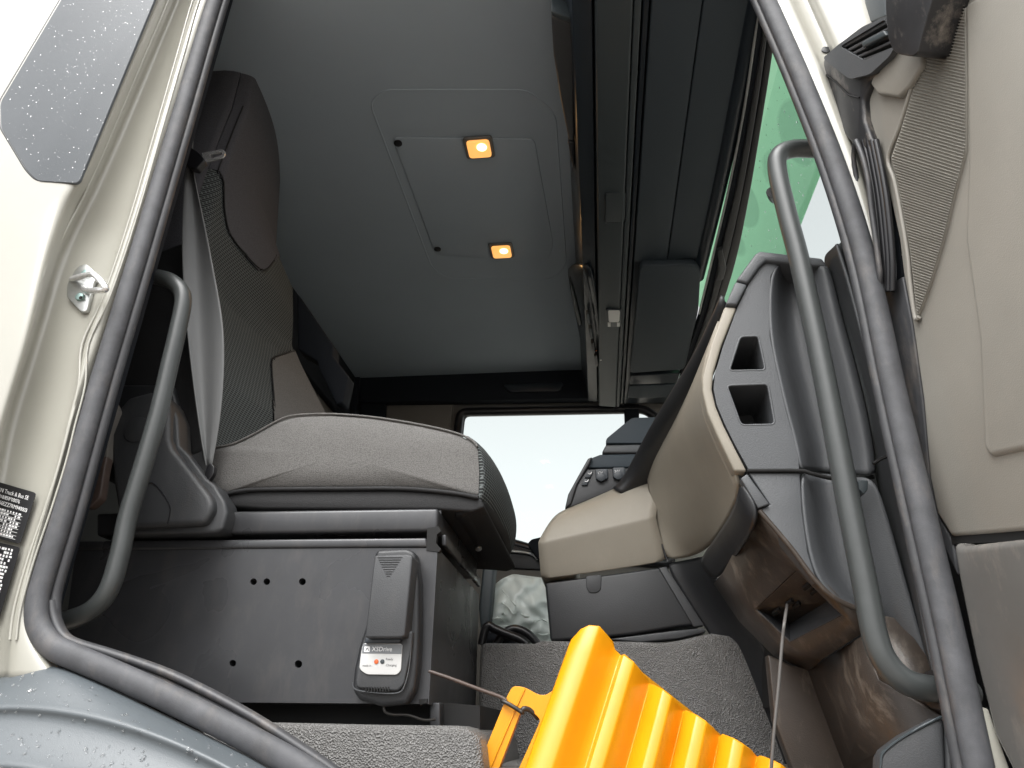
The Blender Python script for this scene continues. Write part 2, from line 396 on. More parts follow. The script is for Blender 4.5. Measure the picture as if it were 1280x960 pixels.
# ---------------------------------------------------------------- headliner band, far wall
rb = box('rear_trim_rail', (-1.185, 0.10, 2.965), (-1.155, 2.14, CZ-0.004), 'trim_black', None, 0.006)
tag(rb, 'black trim rail running along the top of the rear cab wall', 'trim rail')
FY = 2.16
hd = thing('header_shelf', 'black storage shelf above the driver side window', 'shelf', at(600, 480, FY))
pp('panel', [(428, 466), (742, 462), (742, 498), (425, 503)], FY-0.03, 0.05, 'trim_black', hd, 0.004)
pp('recess_handle', rounded([(628, 480), (706, 478), (700, 489), (636, 490)], 5), FY-0.038, 0.012, 'console_dark', hd, 0.003)
pp('end_panel', [(742, 462), (860, 460), (862, 500), (742, 498)], FY-0.02, 0.05, 'dark_plastic', hd, 0.004)
dd = thing('driver_door', 'far driver door with large window, dark sill and grey lower panel', 'door', at(640, 760, FY))
outer = pl([(420, 505), (900, 498), (900, 950), (300, 950), (300, 505)], FY+0.05)
hole = pl(rounded([(575, 515), (805, 511), (838, 535), (838, 705), (676, 690), (650, 682), (600, 668), (560, 655)], 9), FY+0.05)
plate('window_surround', outer, [hole], 0.04, 0.04, 'wall_grey', dd, cap=False)
fr_px = rounded([(575, 515), (805, 511), (838, 535), (838, 705), (676, 690), (650, 682), (600, 668), (560, 655)], 9)
tube('window_frame', pl(fr_px, FY+0.04), 0.022, 'black_rubber', dd, k=1, closed=True, smoothpath=False)
tube('window_seal', pl([(x+(4 if x < 640 else 0), y+(3 if y < 560 else 0)) for x, y in fr_px], FY+0.055), 0.012, 'rubber', dd, k=1, closed=True, smoothpath=False)
prism('pane', pl([(550, 495), (850, 495), (850, 720), (550, 720)], FY+0.085), (0, 0.004, 0), 'clear_glass', dd, 0)
pp('mirror_post', [(780, 505), (799, 505), (799, 560), (792, 600), (784, 600)], FY+0.02, 0.04, 'trim_black', dd, 0.004)
pp('sill_trim', [(590, 668), (640, 681), (675, 691), (700, 690), (700, 714), (590, 708)], FY+0.0, 0.05, 'dark_plastic', dd, 0.006)
tube('sill_strip', pl([(628, 688), (662, 692), (672, 700)], FY-0.012), 0.006, 'pale_strip', dd, k=4, res=8)
pp('inner_handle', rounded([(659, 680), (664, 674), (690, 668), (690, 705), (672, 698)], 3), FY-0.06, 0.05, 'trim_black', dd, 0.006)
pp('lower_panel', [(560, 709), (720, 714), (720, 950), (560, 950)], FY+0.01, 0.03, 'wall_grey', dd, 0.004)
bp_ = thing('far_pillar_trim', 'dark post and brownish panels of the far door pillar', 'pillar trim', at(500, 560, FY))
pp('panel', [(484, 503), (566, 500), (560, 570), (480, 570)], FY+0.02, 0.03, 'wall_grey', bp_, 0.004)
pp('post', [(452, 503), (481, 503), (478, 570), (440, 570)], FY-0.01, 0.04, 'trim_black', bp_, 0.006)
pp('panel', [(425, 503), (452, 503), (440, 570), (410, 570)], FY+0.02, 0.03, 'grey_dark', bp_, 0.004)
sp = thing('seat_back_post', 'pale grey plastic post beside the seat box', 'post', at(610, 790, 1.25))
pp('panel', [(604, 702), (619, 702), (611, 790), (602, 800), (598, 760)], 1.20, 0.06, 'console_grey', sp, 0.008)

# ---------------------------------------------------------------- engine tunnel
tun = pp('engine_tunnel', [(597, 1010), (598, 860), (600, 803), (668, 804), (678, 800), (713, 801), (780, 801), (832, 803), (863, 797), (890, 791), (912, 794), (926, 803), (936, 818), (967, 893), (985, 935), (1010, 1010)], 0.70, 0.85, 'mat_rubber', None, 0.014, 4)
tag(tun, 'engine tunnel covered in pebbled dark grey rubber behind the yellow chock', 'engine tunnel')

# ---------------------------------------------------------------- roof hatch and dome lamps
ht = thing('roof_hatch', 'flat moulded hatch panel in the grey headliner', 'roof hatch', atz(590, 250, CZ))
def ringz(px, z): return [atz(x, y, z) for x, y in px]
hpx = rounded([(462, 128), (480, 112), (660, 112), (694, 140), (708, 332), (690, 349), (560, 348), (540, 335)], 14)
rim = tube('rim', ringz(hpx, CZ+0.001), 0.0032, 'headliner', ht, k=1, closed=True, smoothpath=False, res=8)
prism('panel', ringz(rounded([(490, 170), (668, 172), (692, 305), (685, 325), (545, 318)], 8), CZ+0.002), (0, 0, -0.006), 'headliner', ht, 0.003)
for (x, y) in ((497.5, 178.5), (547, 311)): disc('screw_cap', atz(x, y, CZ-0.004), 0.0125 if y < 200 else 0.0125, (0, 0, -1), 0.004, 'black_rubber', ht)
for i, (x, y) in enumerate(((599, 183), (627, 312))):
    c = atz(x, y, CZ-0.004)
    lp = thing('dome_lamp', ['lit warm dome lamp in the hatch nearer the open passenger door', 'lit warm dome lamp in the hatch nearer the driver window'][i], 'lamp', c, 'lit dome lamps in the roof hatch')
    wx, wy = 0.036, 0.036
    def rr(s, z): 
        q = [(-wx*s, -wy*s), (wx*s, -wy*s), (wx*s, wy*s), (-wx*s, wy*s)]
        return [Vector((c.x+a, c.y+b, c.z+z)) for a, b in rounded(q, 0.012)]
    prism('frame', rr(1.22, 0.0), (0, 0, -0.008), 'lamp_frame', lp, 0.003)
    prism('lens', rr(0.95, -0.004), (0, 0, -0.011), 'lamp_lens', lp, 0.004)
    disc('bulb', Vector((c.x+0.010, c.y-0.012, c.z-0.0152)), 0.015, (0, 0, -1), 0.003, 'lamp_bulb', lp)
    ld = bpy.data.lights.new('dome_light', 'AREA'); ld.energy = 0.22; ld.size = 0.05; ld.color = (1, 0.55, 0.2)
    lo = bpy.data.objects.new('dome_light', ld); COL.objects.link(lo); lo.location = c+Vector((0, 0, -0.022)); lo.parent = lp; lo.matrix_parent_inverse = Matrix.Translation(-c)

# ---------------------------------------------------------------- overhead console over the windscreen
oc = thing('overhead_console', 'long dark overhead console above the windscreen', 'console', Vector((0.15, 0.1, 3.02)))
Y0, Y1 = -0.02, 2.11
def bar(name, prof, m, y0=Y0, y1=Y1, parent=oc, wd=0.003): return prism(name, [Vector((x, y0, z)) for x, z in prof], (0, y1-y0, 0), m, parent, wd)
bar('shelf_body', [(0.03, 3.09), (0.39, 3.09), (0.39, 3.27), (-0.02, 3.27), (-0.02, 3.20)], 'trim_black')
bar('gloss_rail', [(-0.035, 3.222), (-0.008, 3.05), (0.035, 3.045), (0.035, 3.10), (0.0, 3.222)], 'console_dark')
bar('face_strip', [(0.042, 3.022), (0.118, 3.012), (0.124, 3.10), (0.036, 3.10)], 'console_grey', wd=0.005)
bar('edge_strip', [(0.121, 3.016), (0.136, 3.016), (0.136, 3.10), (0.121, 3.10)], 'console_grey', wd=0.003)
bar('groove_strip', [(0.141, 3.03), (0.154, 3.03), (0.154, 3.10), (0.141, 3.10)], 'console_dark')
bar('panel', [(0.158, 3.022), (0.262, 3.022), (0.262, 3.10), (0.158, 3.10)], 'visor_vinyl', Y0, 0.98)
bar('panel', [(0.265, 3.022), (0.37, 3.026), (0.37, 3.10), (0.265, 3.10)], 'visor_vinyl', Y0, 0.98)
bar('panel', [(0.158, 3.03), (0.36, 3.03), (0.36, 3.10), (0.158, 3.10)], 'console_dark', 0.98, Y1)
tube('roller_blind', [Vector((0.375, Y0, 3.035)), Vector((0.382, 0.6, 3.035)), Vector((0.375, 1.1, 3.035))], 0.022, 'console_dark', oc)
prism('sun_visor', ringz(rounded([(800, 333), (868, 331), (876, 340), (873, 390), (856, 462), (787, 467)], 6), 2.998), (0, 0, 0.026), 'visor_vinyl', oc, 0.006)
prism('lower_flap', ringz([(788, 470), (850, 467), (846, 479), (787, 481)], 3.005), (0, 0, 0.02), 'console_dark', oc, 0.003)
prism('lower_flap', ringz([(787, 483), (845, 481), (836, 497), (784, 498)], 3.005), (0, 0, 0.02), 'visor_vinyl', oc, 0.003)
prism('button', ringz(rounded([(757, 243), (782, 242), (781, 277), (757, 278)], 3), 3.013), (0, 0, 0.01), 'console_grey', oc, 0.002)
tube('button_rim', ringz(rounded([(756, 242), (783, 241), (782, 278), (756, 279)], 3), 3.0145), 0.0012, 'console_dark', oc, closed=True, smoothpath=False, res=6)
rl = prism('reading_lamp', ringz(rounded([(757, 387), (777, 387), (776, 409), (758, 409)], 3), 3.010), (0, 0, 0.012), 'console_dark', oc, 0.002)
prism('lens', ringz(rounded([(760, 389), (775, 389), (774, 403), (761, 403)], 2), 3.006), (0, 0, 0.01), 'white_plastic', rl, 0.002)
for (x, y) in ((761.5, 407), (773, 407)): prism('switch', ringz([(x-1.7, y-3), (x+1.7, y-3), (x+1.7, y+1.5), (x-1.7, y+1.5)], 3.006), (0, 0, 0.006), 'white_plastic', rl, 0.0005)
# soft pouch hung on the rear face of the console
def facex(px, X): return [atx(x, y, X) for x, y in px]
pk = thing('console_pouch', 'dark soft pouch on the rear face of the overhead console', 'pouch', ringz([(702, 100)], 3.10)[0])
prism('pocket', [atz(x, y, 3.085) for x, y in [(689, 20), (718, 30), (718, 176), (711, 176), (700, 120), (692, 70)]], (0.0, 0, 0.10), 'grey_dark', pk, 0.006)
prism('hem', [atz(x, y, 3.080) for x, y in [(689, 14), (718, 24), (718, 31), (690, 21)]], (0, 0, 0.05), 'console_grey', pk, 0.003)
prism('pocket', [atz(x, y, 3.10) for x, y in [(710, 178), (718, 178), (718, 215), (714, 200)]], (0.0, 0, 0.08), 'dark_plastic', pk, 0.004)
# switch bank at the driver end
sw = thing('switch_bank', 'curved dark switch bank at the driver end of the overhead console', 'switch panel', atz(735, 420, 3.03))
loft('housing', [[atz(x, y, z) for x, y in [(708, 330), (714, 360), (722, 400), (730, 445), (742, 475), (752, 492)]] for z in (3.20,)] +
     [[atz(x+o, y, 3.06) for (x, y), o in zip([(712, 330), (718, 360), (727, 400), (735, 440), (747, 470), (757, 490)], (14, 16, 14, 12, 8, 3))]] +
     [[atz(x+o, y, 3.03) for (x, y), o in zip([(725, 330), (730, 360), (736, 400), (742, 440), (750, 470), (758, 490)], (14, 14, 12, 10, 7, 2))]], 'console_dark', sw, 1, 0.01)
prism('grey_insert', [atz(x, y, 3.075) for x, y in [(713, 352), (720, 375), (727, 405), (724, 408), (717, 385)]], (0, 0, 0.03), 'console_grey', sw, 0.003)
for i, (x, y) in enumerate([(735, 400), (738, 418), (741, 436), (745, 452)]):
    prism('switch', [atz(x+a, y+b, 3.022) for a, b in ((-2.5, -7), (1.5, -7), (3, 6), (-1, 6))], (0, 0, 0.02), 'console_grey' if i < 2 else 'dark_plastic', sw, 0.002)
disc('indicator', atz(745.5, 438, 3.018), 0.003, (0, 0, -1), 0.002, 'red_led', sw)
disc('indicator', atz(751, 450, 3.018), 0.004, (0, 0, -1), 0.002, 'white_plastic', sw)
# windscreen header: thin pale edge and black frame
wh = thing('windscreen_header', 'black windscreen header frame with thin pale edge', 'window frame', Vector((0.42, 0.1, 3.0)))
tube('pale_edge', [atz(x, y, 3.008) for x, y in [(949, 20), (942, 62), (930, 140), (912, 232), (895, 305), (874, 392)]], 0.0042, 'pale_strip', wh, res=8)
HA = [(950, 10), (944, 62), (932, 140), (914, 232), (897, 305), (876, 392), (850, 470)]
HB = [(957, 10), (951, 62), (938, 140), (921, 232), (902, 312), (884, 392), (856, 470)]
HC = [(962, 10), (957, 62), (944, 150), (926, 250), (909, 325), (890, 392), (861, 470)]
HD = [(971, 10), (966, 66), (953, 150), (936, 250), (919, 330), (897, 398), (868, 470)]
def rail(A, B, z, m_):
    a = spline([atz(x, y, z) for x, y in A], 4); b = spline([atz(x, y, z) for x, y in B], 4)
    P = a + b[::-1]; n = len(a)
    V = P + [p+Vector((0, 0, 0.03)) for p in P]; N2 = len(P)
    Fc = [(i, i+1, N2-2-i, N2-1-i) for i in range(n-1)] + [(N2+i, 2*N2-1-i, 2*N2-2-i, N2+i+1) for i in range(n-1)] + [(i, (i+1) % N2, (i+1) % N2+N2, i+N2) for i in range(N2)]
    mk('frame_rail', V, Fc, m_, wh, True, 0.003)
rail(HA, HB, 3.0, 'trim_black'); rail(HB, HC, 2.992, 'dark_plastic'); rail(HC, HD, 3.0, 'black_rubber')
prism('bracket', [atz(x, y, 2.985) for x, y in [(897, 315), (903, 312), (908, 335), (904, 350), (895, 351), (899, 338)]], (0, 0, 0.03), 'grey_dark', wh, 0.003)
# windscreen and the green acrylic visor outside
wsx = lambda z: 0.475 + (3.02-z)*0.22
ws = prism('windscreen', [Vector((wsx(3.06), 0.04, 3.06)), Vector((wsx(3.06), 2.14, 3.06)), Vector((wsx(2.2), 2.14, 2.2)), Vector((wsx(2.2), 0.04, 2.2))], (0.006, 0, 0), 'clear_glass', None, 0)
tag(ws, 'clear windscreen pane speckled with rain above the dashboard', 'windscreen')
vis = loft('outside_sun_visor', [[Vector((x, y, z)) for y in (0.02, 0.4, 0.8, 1.2, 1.6, 2.12)] for x, z in ((0.50, 3.62), (0.60, 3.46), (0.68, 3.30), (0.715, 3.175))], 'green_acrylic', None, 2, 0.004)
tag(vis, 'translucent green acrylic sun visor outside above the windscreen', 'sun visor')
dv = []
for (x, y) in scatter([(968, 80), (1030, 190), (1000, 260), (985, 310), (925, 330)], 150):
    d = ray(x, y); s = 0.49/d.x; 
    for _ in range(6): p = CAM+d*s; s *= wsx(p.z)/p.x
    dv.append(CAM+d*s)
drops('rain_drops', dv, (1, 0, 0.2), 0.0010, 0.0030, ws)

# ================================================================ BODY SIDE (rear edge of the doorway)
cs = thing('cab_side', 'cream painted cab side panel behind the door opening', 'cab side', Vector((-0.85, -0.03, 1.7)))
ROWY = [-140, -60, 0, 60, 120, 190, 228, 250, 290, 330, 380, 430, 480, 530, 580, 640, 700, 760, 800, 850]
def xa(P, y):
    for (x1, y1), (x2, y2) in zip(P, P[1:]):
        if y <= y2: break
    return x1+(x2-x1)*(y-y1)/(y2-y1)
E0 = [(247, -140), (192, 0), (100, 228), (76, 250), (57, 320), (36, 420), (0, 535), (-26, 640), (-60, 850)]
E1 = [(272, -140), (216, 0), (135, 190), (110, 245), (71, 320), (44, 417), (8, 530), (-14, 640), (-40, 850)]
E2 = [(297, -140), (240, 0), (165, 262), (146, 322), (125, 380), (97, 440), (99, 475), (66, 607), (54, 640), (20, 740), (12, 790), (8, 850)]
E3 = [(318, -140), (256, 0), (157, 318), (103, 480), (59, 640), (32, 735), (26, 770), (40, 812), (70, 850)]
rows = []
for y in ROWY:
    e0, e1, e2, e3 = (xa(E, y) for E in (E0, E1, E2, E3))
    m = (e0+e1)/2
    rows.append([at(e0-420, y, -0.066), at(e0-160, y, -0.066), at(e0-30, y, -0.0655), at(e0-4, y, -0.0645), at(e0+(e1-e0)*0.25, y, -0.056), at(m, y, -0.040), at(e1, y, -0.022), at(e1+3, y, -0.004), at(e1+(e2-e1)*0.3, y, 0.004), at(e2-4, y, 0.004), at(e2, y, -0.004), at(e2+3, y, -0.010), at((e2+e3)/2, y, -0.010), at(e3-1, y, -0.008), at(e3+8, y, 0.004), at(e3+14, y, 0.03)])
loft('pillar_skin', rows, 'cream_paint', cs, 2, 0.0)
cs.children[0].modifiers.new('t', 'SOLIDIFY').thickness = 0.002
for E, dx, Yd, r in ((E1, -5, -0.030, 0.0022), (E2, 1, -0.008, 0.0022), (E2, 9, -0.0115, 0.0016)):
    tube('body_bead', [at(xa(E, y)+dx, y, Yd) for y in ROWY[:-1]], r, 'cream_paint', cs, k=4, res=8)
# quarter window, wet
wpx = rounded([(192, 2), (231, -96), (125, -100), (76, 0), (0, 128), (1, 160), (34, 214), (46, 226), (98, 229)], 6)
QY = -0.0674
qw = pp('quarter_window', wpx, QY, 0.006, 'quarter_glass', cs, 0.0015); qw['label'] = 'dark grey quarter window panel speckled with rain'
tube('window_gasket', pl(wpx, QY+0.004), 0.0032, 'black_rubber', qw, closed=True, smoothpath=False, res=8)
drops('rain_drops', pl(scatter(wpx, 520), QY-0.0002), (0, -1, 0), 0.0003, 0.0011, qw)
cd_ = []
for (x, y) in scatter([(0, -20), (60, 0), (-5, 130), (-10, 60)], 60)+scatter([(0, 180), (40, 235), (85, 238), (52, 320), (0, 500)], 130): cd_.append(at(x, y, -0.0675))
# the striker
st = thing('door_striker', 'zinc plated door striker loop on its bolted plate', 'door striker', at(100, 388, 0.0))
pp('plate', rounded([(90, 344), (96, 334), (107, 329), (116, 337), (123, 348), (117, 352), (108, 389), (101, 390), (83, 371), (84, 354)], 4), -0.006, 0.008, 'zinc', st, 0.0015)
tube('loop', [at(90, 349, -0.004), at(94, 348, -0.022), at(113, 343, -0.052), at(120, 345, -0.060), at(131, 358, -0.062), at(131, 362, -0.060), at(122, 363, -0.050), at(108, 363, -0.02), at(104, 360, -0.004)], 0.0052, 'chrome', st, k=6, res=12)
for (x, y) in ((101, 372), (108, 343)):
    sc_ = disc('screw', at(x, y, -0.0055), 0.0075, (0, -1, 0), 0.005, 'screw_green', st, 16, 0.001)
    disc('socket', at(x, y, -0.0106), 0.0034, (0, -1, 0), 0.0006, 'hole_black', sc_, 6, 0)
# rating plates on the pillar
def sticker(name, label, px, Y, lines, cells, heading=None):
    t = thing(name, label, 'sticker', at(*px[3], Y), None)
    P = pl(px, Y)
    pr = prism('backing', [p for p in pl(rounded(px, 4), Y)], (0, 0.0012, 0), 'sticker_black', t, 0)
    tl, tr_, br_, bl = P
    def uv(u, v): return tl.lerp(tr_, u).lerp(bl.lerp(br_, u), v) + Vector((0, -0.0006, 0))
    ex = (tr_-tl).normalized(); ey = ex.cross(Vector((0, 1, 0))); ey = (tl-bl).normalized()
    for (u, v, s, body) in lines: text('lettering', body, uv(u, v), ex, ey, s, 'white_print', t, 0.8)
    V = []; Fc = []
    for (u0, v0, u1, v1) in cells:
        o = len(V); V += [uv(u0, v0), uv(u1, v0), uv(u1, v1), uv(u0, v1)]; Fc.append((o, o+1, o+2, o+3))
    if V: mk('print_table', V, Fc, 'white_print', t, False)
    return t
SY = -0.0055
cells = []
for r in range(8):
    v = 0.46+r*0.062
    for c in range(22):
        if random.random() < 0.82: cells.append((0.10+c*0.037, v, 0.10+c*0.037+random.choice((0.018, 0.030)), v+0.034))
    cells.append((0.08, v+0.045, 0.93, v+0.052))
sticker('rating_sticker', 'black rating sticker with white writing in three heading lines on the pillar', [(-48, 589), (45, 616), (25, 680), (-72, 655)], SY-0.0005,
        [(0.495, 0.17, 0.0089, 'MAN Truck & Bus SE'), (0.505, 0.28, 0.0080, 'e*2018/858*00076'), (0.48, 0.395, 0.0085, 'WMA56EZZ7RM940003')], cells)
cells = []
for r in range(19):
    v = 0.05+r*0.049
    if r in (7, 8, 9, 15): 
        cells += [(0.78, v, 0.9, v+0.03)]; continue
    for c in range(20):
        if random.random() < 0.88: cells.append((0.06+c*0.044, v, 0.06+c*0.044+random.choice((0.024, 0.038)), v+random.choice((0.026, 0.034))))
sticker('tyre_load_sticker', 'lower black sticker crowded with rows of small white print on the pillar', [(-60, 665), (25, 684), (-2, 775), (-95, 752)], SY-0.0005, [], cells)
# lower body corner: grey plastic step cover
fd = thing('step_cover', 'rain dotted blue grey plastic step cover under the cream pillar', 'step cover', Vector((-0.8, -0.1, 1.4)))
T0 = [(-260, 905), (-60, 866), (0, 849), (25, 841), (60, 830), (95, 842), (157, 871), (222, 904), (300, 941), (345, 965), (430, 1030)]
T1 = [(-260, 925), (-60, 893), (0, 884), (50, 886), (100, 893), (150, 905), (205, 924), (250, 943), (290, 963), (325, 985), (400, 1050)]
T2 = [(x-4, y+9) for x, y in T1]
T3 = [(-260, 990), (-60, 962), (0, 955), (50, 962), (95, 975), (140, 990), (190, 1012), (225, 1030), (262, 1048), (290, 1068), (360, 1120)]
T4 = [(x-5, y+12) for x, y in T3]; T5 = [(x-20, y+80) for x, y in T3]
rows = [pl(T0, 0.01), pl([(x-1, y+2) for x, y in T0], -0.012), pl([(x-1, y-4) for x, y in T1], -0.045), pl(T1, -0.052), pl(T2, -0.040), pl([(x, y-6) for x, y in T3], -0.075), pl(T3, -0.085), pl(T4, -0.07), pl(T5, -0.10)]
loft('cover_skin', rows, 'fender_plastic', fd, 2, 0.004)
fp = []
for (x, y) in scatter([(0, 852), (60, 835), (220, 908), (330, 962), (0, 962)], 330):
    t1 = xa(T1, x) if False else None
    # interpolate depth between the two creases
    def yc(T): 
        for (x1, y1), (x2, y2) in zip(T, T[1:]):
            if x <= x2: return y1+(y2-y1)*(x-x1)/(x2-x1)
        return T[-1][1]
    a, b, c = yc(T0), yc(T1), yc(T3)
    if y < a+4: continue
    if y < b: fp.append(at(x, y, -0.012-0.04*(y-a)/max(b-a, 1)-0.001))
    else: fp.append(at(x, y, -0.042-0.04*(y-b-9)/max(c-b-9, 1)-0.001 if y > b+9 else -0.050))
drops('rain_drops', fp, (0, -1, 0.25), 0.0006, 0.0028, fd)

# ================================================================ DOOR SEAL
ds = thing('door_seal', 'thick dark rubber seal running round the door opening', 'door seal', Vector((-0.1, 0, 1.55)))
SP = [(310, -120), (268, 0), (221, 157), (173, 318), (124, 480), (79, 640), (53, 725), (46, 758), (49, 785), (66, 808), (100, 824), (150, 845), (225, 880), (310, 923), (400, 975), (520, 1060)]
SR = [(1290, 1120), (1238, 1020), (1222, 950), (1188, 790), (1153, 640), (1116, 480), (1082, 325), (1045, 207), (1002, 98), (959, 0), (905, -120)]
tube('bulb', pl(SP, 0.0)+[Vector((0.1, 0, 1.44)), Vector((0.38, 0, 1.44))]+pl(SR, 0.0), 0.0162, 'rubber', ds, k=10, res=18, sy=0.8)
tube('flange', [p+Vector((0.015, 0.014, 0.005)) for p in pl(SP, 0.0)], 0.0085, 'rubber_worn', ds, k=10, res=10)
tube('flange', [p+Vector((-0.014, 0.014, 0)) for p in pl(SR, 0.0)], 0.0085, 'rubber_worn', ds, k=10, res=10)
tube('sill_lip', pl([(67, 752), (70, 772), (79, 792), (95, 803), (140, 817), (185, 832), (232, 851), (310, 892), (370, 930), (425, 968), (500, 1030)], 0.012), 0.006, 'rubber_worn', ds, k=8, res=10, sy=1.6)

# ================================================================ GRAB HANDLES
h1 = thing('grab_handle', 'short grey tubular grab handle beside the seat belt', 'grab handle', at(75, 780, 0.09), 'tubular grab handles at the doorway')
tube('bar', [at(140, 340, 0.11), at(170, 343, 0.10), at(200, 347, 0.085), at(219, 355, 0.08), at(229, 374, 0.08), at(221, 418, 0.08), at(213, 452, 0.08), at(197, 520, 0.08), at(176, 592, 0.08), at(160, 645, 0.08), at(150, 692, 0.08), at(136, 737, 0.08), at(114, 763, 0.085), at(80, 777, 0.095), at(45, 786, 0.12)], 0.0148, 'handle_plastic', h1, k=8, res=18)
tube('foot', [at(72, 779, 0.098), at(50, 785, 0.115)], 0.021, 'dark_plastic', h1, k=2, res=18)
h2 = thing('grab_handle', 'long grey tubular grab handle in front of the dashboard end panel', 'grab handle', at(1170, 862, 0.06), 'tubular grab handles at the doorway')
tube('bar', [at(1050, 184, 0.10), at(1020, 186, 0.09), at(992, 186, 0.075), at(974, 194, 0.07), at(972, 215, 0.07), at(984, 268, 0.07), at(999, 325, 0.07), at(1020, 420, 0.07), at(1040, 520, 0.07), at(1063, 640, 0.07), at(1082, 735, 0.07), at(1093, 792, 0.07), at(1106, 826, 0.07), at(1132, 852, 0.072), at(1170, 862, 0.08), at(1215, 866, 0.10)], 0.0163, 'handle_plastic', h2, k=8, res=18)
tube('foot', [at(1168, 862, 0.08), at(1205, 866, 0.10)], 0.023, 'dark_plastic', h2, k=2, res=18)
tube('stay', [at(964, 240, 0.08), at(968, 248, 0.12), at(974, 250, 0.16)], 0.009, 'dark_plastic', h2, k=3, res=10)

# ================================================================ SEAT
seat = thing('passenger_seat', 'grey fabric passenger seat with patterned mesh centre and tall headrest', 'seat', at(400, 640, 0.5))
def interp(T, z):
    T = sorted(T)
    if z <= T[0][0]: return T[0][1]
    for (a, b), (c, d) in zip(T, T[1:]):
        if z <= c: return b+(d-b)*(z-a)/(c-a)
    return T[-1][1]
NY = 0.31
Np = [at(x, y, NY) for x, y in [(303, 133), (272, 213), (256, 262), (247, 330), (248, 420), (255, 500), (262, 560), (280, 620)]]
Fp = [((x, y), Yf) for x, y, Yf in [(347, 196, 0.70), (349, 232, 0.71), (346, 290, 0.72), (345, 316, 0.73), (357, 342, 0.77), (369, 366, 0.80), (371, 437, 0.82), (386, 466, 0.83), (412, 515, 0.84), (440, 565, 0.84)]]
Fp3 = [at(x, y, Yf) for (x, y), Yf in Fp]
XN = [(p.z, p.x) for p in Np]; XF = [(p.z, p.x) for p in Fp3]; YF = [(p.z, p.y) for p in Fp3]
ZT = max(Np[0].z, Fp3[0].z); ZB = 2.02
NR, NC = 150, 84
def surf(u, z):
    xn, xf, yf = interp(XN, z), interp(XF, z), interp(YF, z)
    top = max(0, (z-(ZT-0.04))/0.04); edge = min(u, 1-u)
    x = xn+(xf-xn)*u
    low = min(1, max(0, (2.75-z)/0.15))
    x += (0.022*math.sin(math.pi*u))*(1-low) - 0.030*low*math.sin(math.pi*max(0, min(1, u)))**0.8
    x -= 0.030*max(0, 1-edge/0.06)**2
    x -= 0.05*top**3
    return Vector((x, NY+(yf-NY)*u, z))
grid = [[surf(j/NC, ZB+(ZT-ZB)*i/NR) for j in range(NC+1)] for i in range(NR+1)]
P_head = [(200, 40), (303, 40), (400, 100), (372, 300), (347, 321), (332, 336), (322, 337), (300, 312), (285, 291), (279, 260), (278, 228), (274, 218), (268, 212), (200, 212)]
P_bol = [(338, 452), (343, 446), (373, 436), (420, 530), (345, 560), (342, 528)]
parts = {'headrest_panel': [], 'mesh_centre': [], 'bolster_panel': []}
for i in range(NR):
    for j in range(NC):
        c = (grid[i][j]+grid[i+1][j+1])/2; x, y = proj(c)
        k = 'headrest_panel' if inside(x, y, P_head) else 'bolster_panel' if inside(x, y, P_bol) else 'mesh_centre'
        parts[k].append((i, j))
for k, cells in parts.items():
    idx = {}; V = []; Fc = []
    for (i, j) in cells:
        f = []
        for a, b in ((i, j), (i, j+1), (i+1, j+1), (i+1, j)):
            if (a, b) not in idx: idx[(a, b)] = len(V); V.append(grid[a][b] + Vector((0.004 if k != 'mesh_centre' else 0, 0, 0)))
            f.append(idx[(a, b)])
        Fc.append(tuple(f))
    mk(k, V, Fc, {'headrest_panel': 'seat_side', 'mesh_centre': 'seat_mesh', 'bolster_panel': 'seat_grey'}[k], seat, True, ang=80)
# shell: near side, far side, rear and top
ring_rows = []
for i in range(0, NR+1, 2):
    a, b = grid[i][0], grid[i][-1]; z = a.z; top = max(0, (z-(ZT-0.05))/0.05)
    dx = 0.135-0.05*top**2
    ring_rows.append([b+Vector((0.002, 0, 0)), b+Vector((-0.03, 0.012, 0)), b+Vector((-dx+0.02, 0.008, 0)), b+Vector((-dx, -0.02, 0)), a+Vector((-dx, 0.02, 0)), a+Vector((-dx+0.025, -0.012, 0)), a+Vector((-0.03, -0.014, 0)), a+Vector((0.002, 0, 0))])
last = ring_rows[-1]; c = sum(last, Vector())/8
ring_rows.append([p.lerp(c, 0.25)+Vector((0, 0, 0.012)) for p in last]); ring_rows.append([p.lerp(c, 0.9)+Vector((0, 0, 0.016)) for p in last])
loft('back_shell', ring_rows, 'seat_side', seat, 1, 0.004)
top_row = grid[-1]; mk('headrest_top', [p for p in top_row]+[p+Vector((-0.05, 0, 0.010)) for p in top_row], [(j, j+1, NC+2+j, NC+1+j) for j in range(NC)], 'seat_side', seat)
def onsurf(x, y):
    def err(u, z):
        q = proj(surf(u, z)); return (q[0]-x)**2+(q[1]-y)**2
    u, z = min(((j/20, ZB+(ZT-ZB)*i/40) for i in range(41) for j in range(21)), key=lambda t: err(*t))
    du, dz = 0.03, 0.02
    for _ in range(40):
        u, z = min(((min(1, max(0, u+a*du)), min(ZT, z+b*dz)) for a in (-1, 0, 1) for b in (-1, 0, 1)), key=lambda t: err(*t)); du *= 0.82; dz *= 0.82
    return surf(u, z)+Vector((0.004, 0, 0))
tube('seam', [onsurf(x, y) for x, y in [(272, 214), (278, 228), (279, 260), (285, 290), (300, 312), (322, 335), (333, 335), (344, 319)]], 0.002, 'seat_under', seat, k=4, res=6)
tube('seam', [onsurf(x, y) for x, y in [(372, 437), (343, 446), (338, 455), (341, 500), (343, 530)]], 0.002, 'seat_under', seat, k=4, res=6)
tube('seam', [onsurf(x, y)+Vector((0.001, -0.006, 0)) for x, y in [(303, 135), (288, 172), (272, 214)]], 0.002, 'seat_under', seat, k=4, res=6)
